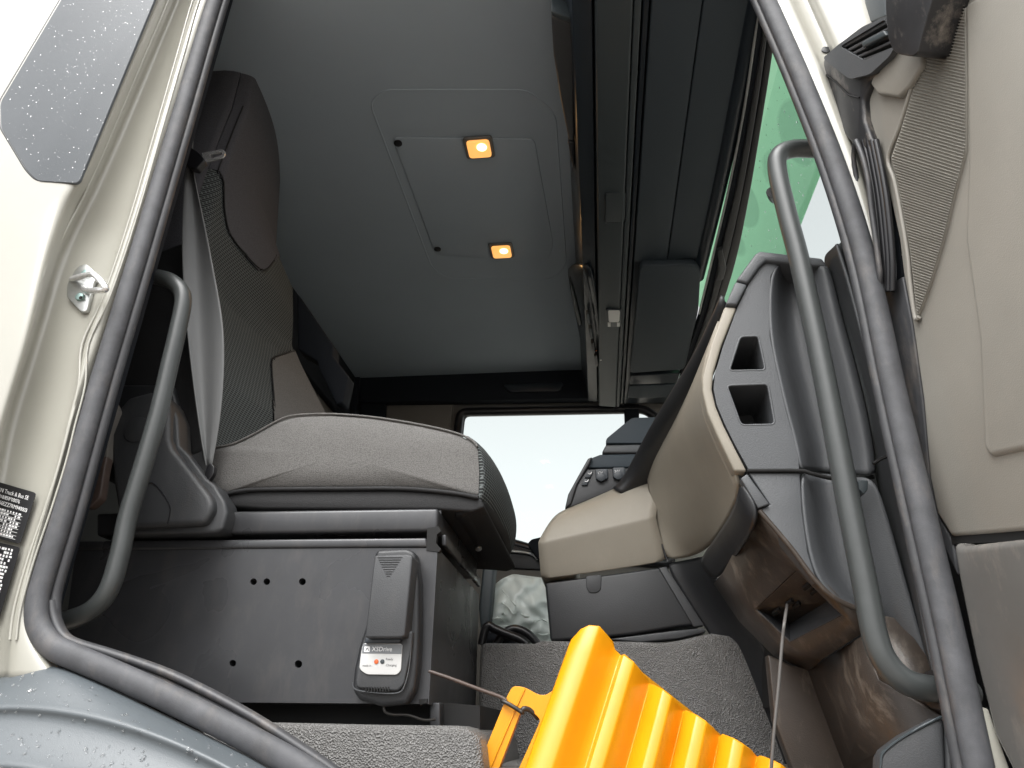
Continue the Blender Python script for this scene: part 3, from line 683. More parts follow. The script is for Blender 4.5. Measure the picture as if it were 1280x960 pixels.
# cushion
CY0, CY1 = 0.285, 0.80
cpx = [(255, 600), (262, 562), (292, 556), (320, 543), (347, 528), (368, 521), (412, 519), (467, 523), (529, 533), (571, 543), (583, 549), (592, 562), (596, 590), (596, 612), (592, 626), (582, 636), (547, 636), (330, 634), (270, 630)]
prism('cushion_core', pl(cpx, CY0), (0, CY1-CY0, 0), 'seat_mesh', seat, 0.012, 4)
side = [(262, 562), (292, 556), (320, 543), (347, 528), (368, 521), (412, 519), (467, 523), (529, 533), (571, 543), (590, 552), (597, 560), (599, 590), (598, 620), (564, 615), (505, 610), (426, 610), (327, 611), (300, 613), (277, 618), (262, 612), (258, 588)]
puff('cushion_side', pl(side, CY0-0.004), (0, -1, 0), 0.016, 'seat_grey', seat, rings=12, n=140, back=0.012, power=3)
tube('piping', [p+Vector((0, -0.004, 0.001)) for p in pl(side[:11], CY0-0.002)], 0.0022, 'seat_grey', seat, k=6, res=8)
tube('piping', pl([(277, 619), (300, 614), (327, 612), (426, 611), (505, 611), (564, 616), (598, 622)], CY0-0.012), 0.0042, 'seat_under', seat, k=6, res=8)
pp('cushion_skirt', [(262, 614), (277, 619), (327, 612), (426, 612), (505, 612), (564, 616), (601, 623), (606, 634), (590, 640), (547, 637), (330, 636), (280, 633)], CY0-0.009, CY1-CY0+0.012, 'seat_under', seat, 0.006)
FB = [(0.283, [(580, 547), (592, 553), (599, 570), (601, 595), (600, 622), (586, 636)]), (0.33, [(584, 550), (603, 560), (611, 580), (614, 605), (611, 632), (597, 646)]),
      (0.45, [(597, 565), (614, 575), (624, 594), (628, 620), (624, 650), (609, 664)]), (0.60, [(610, 588), (626, 598), (635, 618), (639, 642), (635, 672), (619, 684)]),
      (0.76, [(622, 612), (634, 622), (641, 640), (644, 662), (638, 693), (620, 704)])]
loft('front_bolster', [[at(x, y, Y) for x, y in p] for Y, p in FB], 'seat_mesh', seat, 2, 0.012)
loft('front_skirt', [[at(x, y, Y) for x, y in ((p[4][0]+1, p[4][1]), (p[5][0]+2, p[5][1]+1), (p[5][0]-22, p[5][1]+2))] for Y, p in FB], 'seat_under', seat, 1, 0.012)
for (x, y, Y) in ((572, 645, 0.36), (598, 684, 0.55)): disc('bolt', at(x, y, Y), 0.007, (0.2, -0.5, -1), 0.006, 'zinc', seat, 12)
# recliner cover
cov = pp('recliner_cover', [(136, 540), (147, 512), (160, 496), (187, 489), (208, 496), (212, 506), (212, 548), (216, 560), (262, 618), (267, 630), (264, 640), (255, 655), (150, 660), (140, 600)], 0.205, 0.05, 'grey_dark', seat, 0.010, 4)
pp('cover_rim', [(208, 494), (214, 502), (222, 522), (224, 556), (236, 568), (258, 598), (268, 605), (281, 626), (284, 640), (278, 662), (268, 666), (150, 668), (150, 650), (200, 640), (200, 560)], 0.222, 0.05, 'grey_dark', seat, 0.012, 4)
disc('button', at(171, 537, 0.2048), 0.025, (0, -1, 0), 0.002, 'grey_dark', cov, 24, 0.001)
tube('cover_joint', pl([(182, 604), (194, 606), (212, 632), (209, 655)], 0.2045), 0.0012, 'black_rubber', cov, k=5, res=6)
pp('cover_back', [(130, 480), (215, 480), (226, 520), (228, 560), (240, 575), (240, 600), (130, 600)], 0.262, 0.05, 'dark_plastic', seat, 0.008)
pp('side_shield', [(150, 330), (232, 300), (248, 440), (256, 560), (236, 575), (225, 520), (205, 480), (148, 500)], 0.275, 0.04, 'seat_under', seat, 0.012)
# armrest-like dark wedge beyond the backrest
aw = pp('folded_armrest', [(371, 366), (376, 372), (417, 432), (416, 445), (436, 470), (428, 503), (420, 505), (398, 460), (397, 452), (372, 436)], 0.90, 0.06, 'trim_black', seat, 0.006)
# brown trim by the pillar
bt = pp('pillar_trim_clip', rounded([(118, 574), (134, 569), (130, 588), (125, 622), (112, 634), (103, 634)], 4), 0.16, 0.02, 'brown_trim', None, 0.003)
tag(bt, 'small reddish brown clip behind the door seal beside the seat', 'clip')
pb = pp('pillar_panel', [(112, 540), (141, 500), (147, 512), (136, 540), (134, 575), (100, 580)], 0.19, 0.02, 'wall_grey', None, 0.003)
tag(pb, 'sliver of grey pillar panel behind the recliner cover', 'panel')

# ================================================================ SEAT BELT
sb = thing('seat_belt', 'grey webbing seat belt hanging across the seat side', 'seat belt', at(262, 595, 0.25))
Lb = [(241, 120), (240, 150), (236, 190), (231, 215), (227, 290), (228, 340), (232, 400), (240, 470), (249, 535), (258, 585)]
Rb = [(243, 120), (243, 150), (240, 190), (241, 215), (258, 290), (269, 350), (279, 400), (281, 450), (277, 520), (264, 588)]
Yb = [0.23, 0.23, 0.225, 0.222, 0.215, 0.21, 0.21, 0.215, 0.22, 0.235]
rows = []
for (a, b), (c, d), Y in zip(Lb, Rb, Yb):
    rows.append([at(a+(c-a)*t, b+(d-b)*t, Y+0.010*math.sin(t*3.1)+0.006*math.sin(t*7+b*0.012)) for t in (0, 0.2, 0.4, 0.6, 0.8, 1)])
loft('webbing', rows, 'belt', sb, 2, 0.0022)
pp('tongue_body', rounded([(229, 184), (233, 181), (246, 188), (252, 194), (256, 200), (250, 206), (246, 211), (239, 210), (228, 201)], 3), 0.195, 0.018, 'black_rubber', sb, 0.003)
tg = plate('tongue', pl(rounded([(252, 191), (278, 186.5), (282, 190), (281, 194), (278, 197), (255, 203)], 2), 0.203), [pl(rounded([(262, 193), (278, 190), (277, 194), (263, 198)], 1), 0.203)], 0.003, 0.003, 'chrome', sb, cap=False)
tube('top_webbing', [at(242, 122, 0.232), at(240, 150, 0.228), at(237, 188, 0.215)], 0.004, 'belt', sb, k=4, res=8)
pp('anchor', rounded([(258, 583), (263, 578), (268, 583), (267, 592), (260, 602), (254, 598)], 2), 0.228, 0.012, 'black_rubber', sb, 0.003)
pp('anchor_sleeve', rounded([(237, 570), (256, 562), (262, 583), (258, 600), (248, 590)], 3), 0.240, 0.012, 'seat_under', sb, 0.004)

# ================================================================ SEAT BOX
bx_ = thing('seat_box', 'black sheet metal box under the passenger seat', 'seat box', at(350, 885, 0.4))
BY = 0.25
def circ(x, y, r, n=14): return [at(x+r*math.cos(2*math.pi*i/n), y+r*math.sin(2*math.pi*i/n), BY) for i in range(n)]
plate('front_panel', pl([(95, 686), (547, 685), (536, 880), (300, 878), (70, 876)], BY), [circ(x, y, r) for x, y, r in ((317, 727, 4.2), (333.5, 727, 4.2), (378, 727, 4.4), (291, 829, 4.2), (373, 830, 4.8))], 0.46, 0.03, 'box_metal', bx_)
pp('rolled_edge', [(95, 676), (533, 672), (534, 684), (95, 687)], BY-0.004, 0.02, 'box_metal', bx_, 0.004)
pp('top_tray', [(120, 670), (533, 664), (547, 663), (548, 635), (120, 641)], BY+0.004, 0.44, 'box_metal', bx_, 0.006)
pp('corner_notch', [(534, 660), (548, 658), (551, 664), (546, 668), (545, 679), (551, 686), (549, 690), (533, 688)], BY-0.002, 0.012, 'hole_black', bx_, 0)
prism('side_rail', [at(552, 668, BY+0.03), at(552, 682, BY+0.03), at(552, 682, BY+0.03)+Vector((0, 0.40, 0)), at(552, 668, BY+0.03)+Vector((0, 0.40, 0))], (0.008, 0, 0), 'box_metal', bx_, 0.002)
prism('upper_side', [at(548, 637, BY+0.03), at(547, 664, BY+0.03), at(547, 664, BY+0.43), at(548, 637, BY+0.43)], (0.006, 0, 0), 'dark_plastic', bx_, 0.002)
for (x, Y) in ((541, 0.28), (544, 0.62)): pp('foot_bracket', [(x-4, 878), (x+9, 878), (x+9, 910), (x-4, 910)], Y, 0.03, 'box_metal', bx_, 0.002)
pp('foot_bracket', [(200, 874), (215, 874), (215, 910), (200, 910)], 0.30, 0.03, 'box_metal', bx_, 0.002)
pp('corner_clip', rounded([(523, 874), (534, 873), (534, 879), (528, 880), (525, 882)], 1), BY-0.004, 0.006, 'hole_black', bx_, 0.0005)

pp('under_box_shade', [(70, 872), (530, 876), (600, 882), (600, 915), (70, 912)], 0.31, 0.36, 'hole_black', bx_, 0)  # black block standing for the shade in the gap under the box

# ================================================================ CHARGER
ch = thing('torch_charger', 'black handheld torch in its charger with silver label on the seat box', 'charger', at(480, 882, BY))
pp('cradle', rounded([(472, 687), (508, 685), (519, 690), (524, 726), (524, 783), (522, 830), (518, 862), (507, 880), (476, 883), (448, 875), (440, 862), (442, 838), (449, 806), (457, 782), (464, 726), (468, 692)], 5), BY-0.030, 0.032, 'dark_plastic', ch, 0.007, 4)
pp('front_cover', rounded([(455, 800), (516, 788), (514, 812), (505, 855), (497, 864), (446, 860), (444, 852), (449, 820)], 4), BY-0.042, 0.02, 'grey_dark', ch, 0.004)
tube('cover_edge', pl([(441, 853), (445, 862), (470, 866), (497, 866), (506, 856), (512, 830), (515, 790)], BY-0.040), 0.0010, 'grey_plastic', ch, k=6, res=6)
tc_ = pp('torch', [(468, 694), (510, 693), (516, 695), (506, 795), (500, 797), (456, 797)], BY-0.068, 0.05, 'grey_dark', ch, 0.003)
for i in range(9):
    t = i/9; y = 697+i*2.9; wd_ = 15*(1-t)+0.6; cx_ = 487.5-0.25*i
    tube('grip_line', pl([(cx_-wd_, y), (cx_+wd_, y-0.2)], BY-0.0682), 0.0007, 'black_rubber', tc_, smoothpath=False, res=6)
pp('neck', [(457, 797), (501, 797), (500, 803), (456, 804)], BY-0.052, 0.03, 'console_dark', ch, 0.001)
lb = pp('label_plate', rounded([(453.5, 804), (503, 804.5), (501, 838), (496, 843.5), (458, 843), (449, 836), (451, 818)], 4), BY-0.0445, 0.004, 'label_silver', ch, 0.0005)
pp('label_band', [(453.5, 805), (502.5, 805.5), (502, 817.5), (452, 816.5)], BY-0.0450, 0.0006, 'label_band', lb, 0)
LY = BY-0.0454
e1 = (at(500, 812, LY)-at(456, 812, LY)); e2 = (at(478, 806, LY)-at(476.6, 816, LY))
pp('emblem', rounded([(455.5, 808), (462.5, 808), (462, 815), (455, 815)], 1), LY, 0.0004, 'white_print', lb, 0)
tube('emblem_mark', pl([(457, 813.5), (459, 810), (461, 813.5)], LY-0.0003), 0.0006, 'label_band', lb, res=5)
text('lettering', 'XSDrive', at(464.5, 814, LY), e1, e2, 0.0095, 'white_print', lb)
for (x, y, s, b) in ((482, 825.2, 0.0048, 'Ready'), (482, 832.8, 0.0048, 'Charging'), (453, 833.2, 0.0044, 'made in')):
    text('lettering', b, at(x, y, LY+0.0007), e1, e2, s, 'dark_print', lb)
disc('red_lamp', at(470.5, 827, LY+0.0006), 0.0036, (0, -1, 0), 0.001, 'red_led', lb, 14, 0.0003)
disc('grey_lamp', at(478, 827, LY+0.0006), 0.0034, (0, -1, 0), 0.001, 'console_grey', lb, 14, 0.0003)
for i in range(9):
    x = 456.5+i*3.55; pp('slot', [(x, 858.5), (x+1.6, 858.5), (x+1.6, 864.5), (x, 864.5)], BY-0.0432, 0.002, 'hole_black', ch, 0)
tube('power_cord', [at(480, 880, BY-0.015), at(481, 889, BY-0.015), at(490, 893, BY-0.01), at(510, 894, BY), at(530, 900, BY+0.01), at(544, 899, BY+0.02)], 0.0022, 'cable', ch, k=6, res=8)

# ================================================================ WHEEL CHOCK
wc = thing('wheel_chock', 'bright yellow plastic wheel chock with ribbed face and handle', 'wheel chock', at(690, 1010, 0.22))
teeth = [[(769.6, 811), (779, 817), (793, 827), (803, 839), (809, 850)], [(817, 855), (829, 861), (840, 870), (848, 878), (852, 884)], [(858, 887), (871, 893), (884, 902), (893, 909), (897, 915)],
         [(903, 916), (917, 922), (930, 930), (939, 936), (943.5, 941)], [(950, 943), (963, 948), (977, 955), (987, 962), (992, 966)], [(999, 968), (1013, 974), (1027, 981), (1037, 988), (1042, 993)]]
CYC = 0.27
prof = [at(712, 803, CYC+0.018), at(714, 799, CYC), at(726, 785, CYC-0.004), at(737, 780, CYC-0.006), at(750, 781.5, CYC-0.006), at(757, 790, CYC+0.002), at(766, 803, CYC+0.016), at(769.6, 811, CYC+0.020), at(776, 818, CYC+0.024)]
for T in teeth:
    if T is teeth[0]: T = [(779, 817.5)]+T[1:]
    d = (0.010, -0.014, -0.016, 0.002, 0.016)
    for (x, y), o in zip(T if len(T) == 5 else T, d): prof.append(at(x, y, CYC+o))
    prof.append(at(T[-1][0]+3, T[-1][1]+3.5, CYC+0.024))
Vc = at(752-78, 790+235, 0.20)-at(752, 790, CYC)
nP = len(prof); Bk = Vector((0.0, 0.10, -0.03))
V = []; Fc = []; SEG = 6
for k in range(SEG+1):
    for p in prof: V.append(p+Vc*(k/SEG))
for k in range(SEG):
    for i in range(nP-1): Fc.append((k*nP+i, k*nP+i+1, (k+1)*nP+i+1, (k+1)*nP+i))
o_ = len(V)
V += [prof[-1]+Bk, prof[0]+Bk*0.6, prof[-1]+Bk+Vc, prof[0]+Bk*0.6+Vc]
Fc.append(tuple(range(nP))+(o_, o_+1)); Fc.append(tuple(SEG*nP+i for i in range(nP))[::-1]+(o_+3, o_+2))
Fc.append((nP-1, SEG*nP+nP-1, o_+2, o_)); Fc.append((0, o_+1, o_+3, SEG*nP)); Fc.append((o_, o_+2, o_+3, o_+1))
mk('ribbed_body', V, Fc, 'yellow', wc, True, 0.0025, 2, ang=28)
hb = plate('handle', pl(rounded([(692, 862), (683, 869), (673, 868.5), (656, 859), (641, 857), (633, 872), (597, 960), (556, 1060), (640, 1060)], 6), CYC-0.004),
      [pl(rounded([(651.5, 888), (662, 887), (672.5, 896), (675.5, 901), (648, 962), (622, 1025), (596, 1030), (625, 957)], 3), CYC-0.004)], 0.024, 0.024, 'yellow', wc, cap=False, back=False)
bev(hb, 0.002, 2, 60)
tube('handle_ridge', pl([(656, 861), (648, 878), (632, 915), (612, 962), (590, 1015)], CYC-0.005), 0.0014, 'yellow', wc, k=3, res=6)
zt = thing('cable_tie', 'thin brown cord with black cable tie holding the yellow chock handle to the seat box', 'cable tie', at(537, 839, 0.26))
tube('cord', [at(536, 839, 0.252), at(560, 847, 0.252), at(600, 862, 0.258), at(625, 871, 0.262), at(633, 876, 0.262)], 0.0030, 'brown_trim', zt, k=6, res=8)
tube('tie_band', [at(629, 874, 0.276), at(628, 876, 0.262), at(636, 880, 0.258), at(649, 888, 0.258), at(653, 891, 0.262), at(652, 891, 0.30)], 0.0032, 'cable', zt, k=6, res=8)
tube('tie_tail', [at(652, 889, 0.262), at(655, 886, 0.262), at(661, 887, 0.266), at(668, 892, 0.270), at(673, 898, 0.276)], 0.0040, 'cable', zt, k=6, res=8)

# ================================================================ FAR FOOTWELL: film bag and dark strap
bg_ = thing('plastic_bag', 'crumpled translucent pale green plastic bag beyond the tunnel', 'plastic bag', at(640, 800, 1.30))
rows = []
rnd = random.Random(3)
for r in range(15):
    t = r/14; row = []
    for c in range(15):
        s = c/14
        xl = 617-11*t-4*math.sin(t*3); xr = 690
        yt = 717+ (14*(1-s*3.2) if s < 0.3 else 10*(s-0.3))
        x = xl+(xr-xl)*s; y = yt+(806-yt)*t
        row.append(at(x+rnd.uniform(-2, 2)*(0 < c < 14), y+rnd.uniform(-3, 3)*(0 < r < 14), 1.28+rnd.uniform(-0.022, 0.022)-0.05*math.sin(math.pi*s)*math.sin(math.pi*t)))
    rows.append(row)
loft('film', rows, 'bag_film', bg_, 1, 0.0008)
for q in range(9):
    a_, b_ = rnd.randrange(1, 13), rnd.randrange(1, 12)
    tube('fold', [rows[min(14, a_+i*(q % 2))][min(14, b_+i)]+Vector((0, -0.006, 0)) for i in range(4)], 0.0022, 'bag_film', bg_, k=3, res=6)
rows2 = [[p+Vector((0, 0.10, -0.01)) for p in r] for r in rows]
loft('film_back', rows2[::-1], 'bag_film', bg_, 1, 0.0008)
sh = thing('floor_strap', 'black curled strap lying in front of the plastic bag', 'strap', at(635, 800, 1.15))
tube('loop', [at(602, 806, 1.15), at(606, 788, 1.15), at(611, 782, 1.15), at(618, 786, 1.15), at(632, 792, 1.15), at(650, 799, 1.15), at(660, 806, 1.15)], 0.012, 'black_rubber', sh, k=6, res=10)
tube('loop', [at(620, 806, 1.18), at(630, 792, 1.18), at(642, 786, 1.18), at(656, 790, 1.18), at(668, 800, 1.18), at(676, 812, 1.18)], 0.012, 'black_rubber', sh, k=6, res=10)
pp('pad', [(604, 790), (620, 786), (645, 800), (655, 815), (600, 815)], 1.20, 0.05, 'trim_black', sh, 0.01)

# ================================================================ DASHBOARD
da = thing('dashboard', 'beige and grey dashboard with glovebox, end panel and drawer', 'dashboard', Vector((0.3, 0.5, 1.9)))
# passenger face between the end panel and the centre stack
cols = [(0.165, [(906, 386), (889, 430), (878, 477), (884, 515), (897, 545), (918, 588), (929, 614)]), (0.35, [(884, 428), (872, 465), (862, 505), (872, 545), (885, 578), (905, 622), (912, 648)]),
        (0.55, [(858, 480), (846, 515), (838, 545), (848, 580), (862, 615), (888, 655), (896, 675)]), (0.70, [(825, 535), (815, 560), (812, 583), (822, 612), (830, 640), (850, 680), (876, 693)]),
        (0.735, [(818, 545), (812, 565), (808, 585), (812, 615), (819, 645), (826, 685), (833, 702)])]
loft('passenger_face', [pl(p, Y) for Y, p in cols], 'beige', da, 2, 0.006)
# glovebox lid with its horizontal crease
g0 = [(676, 724), (720, 718), (780, 710), (833, 701)]; g1 = [(673, 680), (720, 669), (775, 657), (820, 646)]; g2 = [(691, 646), (722, 633), (785, 607), (832, 594)]; g3 = [(707, 638), (735, 627), (790, 602), (811, 585)]
lid = loft('glovebox_lid', [pl(g0, 0.74), pl([(x, y-5) for x, y in g0], 0.736), pl([(x, y+4) for x, y in g1], 0.716), pl(g1, 0.714), pl([(x, y-3) for x, y in g1], 0.716), pl(g2, 0.742), pl(g3, 0.80)], 'beige', da, 2, 0.006)
prism('lid_end', pl([(676, 724), (673, 680), (691, 645), (707, 638), (722, 640), (720, 720)], 0.745), (0.0, 0.30, 0), 'beige', da, 0.01)
tube('lid_joint', pl([(812, 584), (828, 590), (834, 597), (830, 612), (820, 646), (826, 675), (834, 702)], 0.728), 0.0022, 'black_rubber', da, k=6, res=6)
# black hood strip sweeping down from the end panel to the centre stack
ha = [at(x, y, Y) for x, y, Y in [(906, 372, 0.17), (890, 408, 0.22), (862, 456, 0.36), (826, 512, 0.55), (800, 560, 0.70), (778, 603, 0.78), (768, 612, 0.80)]]
hb2 = [at(x, y, Y) for x, y, Y in [(909, 380, 0.16), (895, 412, 0.20), (874, 474, 0.33), (848, 526, 0.52), (815, 578, 0.69), (794, 602, 0.735), (776, 616, 0.74)]]
loft('hood_strip', [ha, [a.lerp(b, 0.3)+Vector((-0.008, -0.01, 0.004)) for a, b in zip(ha, hb2)], [a.lerp(b, 0.7)+Vector((-0.008, -0.012, 0)) for a, b in zip(ha, hb2)], hb2, [b+Vector((0.02, 0.03, -0.01)) for b in hb2]], 'dark_plastic', da, 2, 0.006)
# centre stack with sockets
ck = pp('socket_panel', [(709, 636), (711, 624), (719, 605), (734, 586), (800, 584), (806, 590), (788, 606), (760, 616)], 0.79, 0.20, 'dark_plastic', da, 0.004)
pp('stack_edge', [(706, 636), (710, 618), (722, 596), (735, 573), (740, 571), (737, 580), (722, 605), (714, 630)], 0.785, 0.22, 'black_rubber', da, 0.003)
pp('stack_panel', [(734, 585), (737, 573), (750, 568), (800, 567), (800, 584)], 0.80, 0.22, 'visor_vinyl', da, 0.004)
pp('stack_tray', [(752, 566), (757, 556), (806, 555), (804, 566)], 0.795, 0.22, 'grey_plastic', da, 0.005)
pp('stack_pad', rounded([(757, 554), (758, 548), (781, 529), (790, 522), (830, 521), (820, 554)], 3), 0.81, 0.22, 'visor_vinyl', da, 0.006)
for i, (x, y, tx) in enumerate(((751.5, 593, '12V'), (773, 591, '24V'))):
    so_ = pp('socket_cap', rounded([(x-7.5, y-7), (x+8.5, y-7.5), (x+8.5, y+6), (x-6.5, y+7)], 3), 0.780, 0.012, 'console_dark', da, 0.002)
    disc('socket_ring', at(x, y+4, 0.784), 0.011, (0, -1, 0), 0.006, 'console_dark', so_, 18)
    q = 0.7792; e1_ = at(x+5, y-0.5, q)-at(x-5, y, q); e2_ = Vector((0, 0, 1))
    text('lettering', tx, at(x-4.8, y-0.5, q), e1_, e2_, 0.0085, 'white_print', so_)
    text('lettering', 'MAX', at(x-4.8, y+4.2, q), e1_, e2_, 0.0060, 'white_print', so_)
for (x, y) in ((737, 593), (733, 602.5)):
    kk = pp('rocker_switch', [(x-3, y-4), (x+4, y-4), (x+1, y+4), (x-6, y+4)], 0.785, 0.01, 'console_dark', da, 0.001)
    tube('rocker_mark', pl([(x-2, y-1), (x+1, y-0.5), (x+2.5, y-3)], 0.7845), 0.0012, 'white_print', kk, res=5)
# drawer under the glovebox
dw = pp('drawer', [(681, 728), (760, 718), (832, 708), (878, 781), (850, 783), (790, 793), (740, 798), (688, 801)], 0.745, 0.25, 'dark_plastic', da, 0.006)
pp('drawer_edge', [(823, 710), (833, 708), (881, 782), (867, 784)], 0.741, 0.02, 'grey_dark', da, 0.003)
pp('drawer_latch', rounded([(732, 720), (752, 718), (751, 737), (746, 741), (737, 741), (733, 735)], 3), 0.7425, 0.006, 'dark_plastic', dw, 0.001)
pp('drawer_sill', [(760, 799), (845, 788), (880, 785), (883, 790), (850, 798), (800, 803)], 0.735, 0.05, 'grey_dark', da, 0.003)
# dark return between drawer and the passenger side
loft('return_panel', [[at(833, 704, 0.745), at(850, 702, 0.74), at(874, 697, 0.70), at(884, 694, 0.66)], [at(840, 720, 0.745), at(860, 722, 0.735), at(885, 720, 0.68), at(896, 730, 0.62)], [at(862, 755, 0.745), at(885, 758, 0.73), at(910, 762, 0.68), at(930, 770, 0.62)], [at(882, 784, 0.745), at(905, 790, 0.73), at(940, 805, 0.68), at(965, 822, 0.62)], [at(905, 820, 0.745), at(935, 850, 0.72), at(975, 900, 0.68), at(1000, 930, 0.62)], [at(960, 960, 0.74), at(985, 985, 0.72), at(1010, 1000, 0.68), at(1040, 1000, 0.62)]], 'dark_plastic', da, 2, 0.006)
# curved dark end cap of the lower dash
loft('lower_cap', [[at(x, y, Y) for x, y, Y in r] for r in (
    [(927, 600, 0.16), (923, 628, 0.17), (908, 655, 0.28), (890, 680, 0.50), (875, 702, 0.66)],
    [(936, 614, 0.150), (933, 640, 0.155), (918, 668, 0.25), (899, 692, 0.45), (882, 714, 0.62)],
    [(947, 634, 0.148), (945, 654, 0.152), (933, 677, 0.22), (914, 704, 0.42), (895, 728, 0.60)])], 'dark_plastic', da, 2, 0.006)
pp('corner_tab', [(926, 598), (934, 592), (962, 630), (948, 635)], 0.145, 0.02, 'grey_plastic', da, 0.002)
# beige bright edge and grey end panel with two real pockets
edge_o = [(906, 383), (889, 428), (878, 470), (878, 488), (884, 515), (897, 545), (918, 589)]
edge_i = [(934, 589), (918, 558), (905, 532), (895, 508), (890, 486), (892, 466), (902, 432), (921, 384)]
pp('edge_trim', edge_o+edge_i, 0.148, 0.03, 'beige', da, 0.004)
ep = [(922, 384), (936, 355), (954, 329), (962, 327), (972, 329), (963, 345), (962, 420), (970, 460), (984, 520), (996, 560), (999, 587), (936, 587), (919, 556), (906, 530), (896, 506), (892, 486), (894, 466), (904, 432)]
k1 = rounded([(925, 421), (948, 420), (957, 463), (911, 464)], 5); k2 = rounded([(908, 482), (960, 480), (969, 531), (926, 532)], 6)
endp = plate('end_panel', pl(ep, 0.15), [pl(k1, 0.15), pl(k2, 0.15)], 0.04, 0.13, 'grey_plastic', da)
for kq in (k1, k2): tube('pocket_rim', pl(kq, 0.1515), 0.0022, 'grey_plastic', da, closed=True, smoothpath=False, res=8)
V1 = [(972, 329), (963, 345), (961, 380), (962, 420), (970, 460), (984, 520), (996, 560), (999, 588)]
def shift(P, dx): return [(x+d, y) for (x, y), d in zip(P, dx)]
V4 = [(1034, 334), (1040, 350), (1047, 380), (1058, 420), (1068, 455), (1084, 520), (1092, 570), (1093, 594)]
def mix(A, B, t): return [(a[0]+(b[0]-a[0])*t, a[1]+(b[1]-a[1])*t) for a, b in zip(A, B)]
loft('end_panel_curve', [pl(V1, 0.1505), pl(mix(V1, V4, 0.10), 0.160), pl(mix(V1, V4, 0.22), 0.205), pl(mix(V1, V4, 0.45), 0.20), pl(mix(V1, V4, 0.72), 0.165), pl(mix(V1, V4, 0.92), 0.135), pl(V4, 0.15)], 'grey_plastic', da, 2, 0.006)
cap = [(906, 381), (920, 350), (944, 317), (950, 313), (1028, 322), (1040, 334), (958, 326), (936, 354), (922, 382)]
pp('top_cap', [(920, 350), (944, 317), (950, 313), (1028, 322), (1036, 334), (1010, 332), (958, 325.5), (950, 333), (935, 354)], 0.142, 0.20, 'grey_plastic', da, 0.005)
pp('top_cap', [(907, 380), (919.5, 351.5), (934.5, 355.5), (921.5, 381)], 0.142, 0.16, 'grey_plastic', da, 0.004)
tube('panel_joint', pl([(934, 588.5), (997, 588.5), (1015, 592), (1040, 598), (1070, 600), (1092, 596)], 0.15), 0.0035, 'hole_black', da, k=5, res=8)
# lower grey side panel
lp1 = [(936, 591), (999, 591), (1002, 640), (1008, 690), (1018, 725), (1000, 700), (963, 652), (948, 637), (963, 630)]
pp('lower_panel', [(936, 591), (1000, 591), (1003, 640), (1010, 690), (1022, 728), (990, 690), (950, 637), (963, 631)], 0.152, 0.03, 'grey_plastic', da, 0.002)
W1 = [(1000, 591), (1003, 640), (1010, 690), (1022, 728), (1045, 750), (1072, 762), (1090, 775)]
W4 = [(1094, 598), (1108, 640), (1122, 690), (1136, 740), (1150, 790), (1160, 828), (1168, 850)]
loft('lower_panel_curve', [pl(W1, 0.153), pl(mix(W1, W4, 0.10), 0.163), pl(mix(W1, W4, 0.22), 0.20), pl(mix(W1, W4, 0.5), 0.19), pl(mix(W1, W4, 0.8), 0.14), pl(W4, 0.13)], 'grey_plastic', da, 2, 0.006)
clip = pp('clip', rounded([(1073, 600), (1085, 600), (1085, 612), (1080, 618), (1074, 612)], 2), 0.105, 0.02, 'console_grey', da, 0.002)
box('dash_light_block', (0.33, 0.46, 1.70), (0.60, 0.72, 2.20), 'hole_black', da, 0)  # added black box that blocks daylight leaking in behind the dash
# brown fuse recess
fz = thing('fuse_recess', 'scuffed dark brown lower dash cover with an open fuse recess', 'fuse box', Vector((0.3, 0.3, 1.75)))
G = [[(949, 640, .155), (1003, 699, .155), (1058, 757, .155), (1078, 768, .155)], [(930, 668, .26), (996, 712, .20), (1054, 769, .175), (1080, 790, .165)],
     [(905, 715, .44), (944, 761, .36), (988, 803, .30), (1030, 822, .27)], [(893, 729, .60), (925, 776, .48), (968, 819, .43), (1012, 838, .40)]]
G = [[at(*p) for p in r] for r in G]
V = [p for r in G for p in r]; Fc = [(i*4+j, i*4+j+1, i*4+j+5, i*4+j+4) for i in range(3) for j in range(3) if (i, j) != (1, 1)]
mk('cover', V, Fc, 'scuffed_bounce_plastic', fz, True, solid=0.004, ang=30)
qb, qc, qd, qa = G[1][1], G[1][2], G[2][2], G[2][1]; qe = at(1035, 751, 0.27); qf = at(987, 780, 0.41)
mk('fuse_face', [qa, qb, qe, qf], [(0, 1, 2), (0, 2, 3)], 'scuffed_bounce_plastic', fz, False, solid=0.003)
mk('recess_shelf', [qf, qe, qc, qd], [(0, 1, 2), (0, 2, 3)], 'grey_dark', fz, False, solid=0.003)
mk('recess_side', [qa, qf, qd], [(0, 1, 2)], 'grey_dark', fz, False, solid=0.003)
mk('recess_side', [qb, qc, qe], [(0, 1, 2)], 'scuffed_bounce_plastic', fz, False, solid=0.003)
fn = (qb-qa).cross(qe-qa).normalized(); fn = fn if fn.y < 0 else -fn
for (x, y) in ((1008, 734), (1017, 740), (986, 755), (995, 758), (970, 766)):
    prism('fuse_socket', [atp(x+a, y+b, qa+fn*0.010, fn) for a, b in ((-5, 2), (3, -4), (6, -1), (-2, 5))], -fn*0.005, 'hole_black', fz, 0)
tube('cover_edge', pl([(949, 638), (988, 684), (1018, 724), (1044, 748), (1074, 762)], 0.152), 0.004, 'scuffed_bounce_plastic', fz, k=5, res=8)
wi = thing('dangling_wire', 'thin grey wire hanging from the fuse recess', 'wire', at(965, 945, 0.17))
tube('strand', [at(984, 756, 0.25), at(981, 775, 0.15), at(978, 800, 0.145), at(973, 860, 0.15), at(968, 910, 0.155), at(965, 948, 0.16), at(962, 985, 0.17)], 0.0023, 'wire_grey', wi, k=6, res=8)
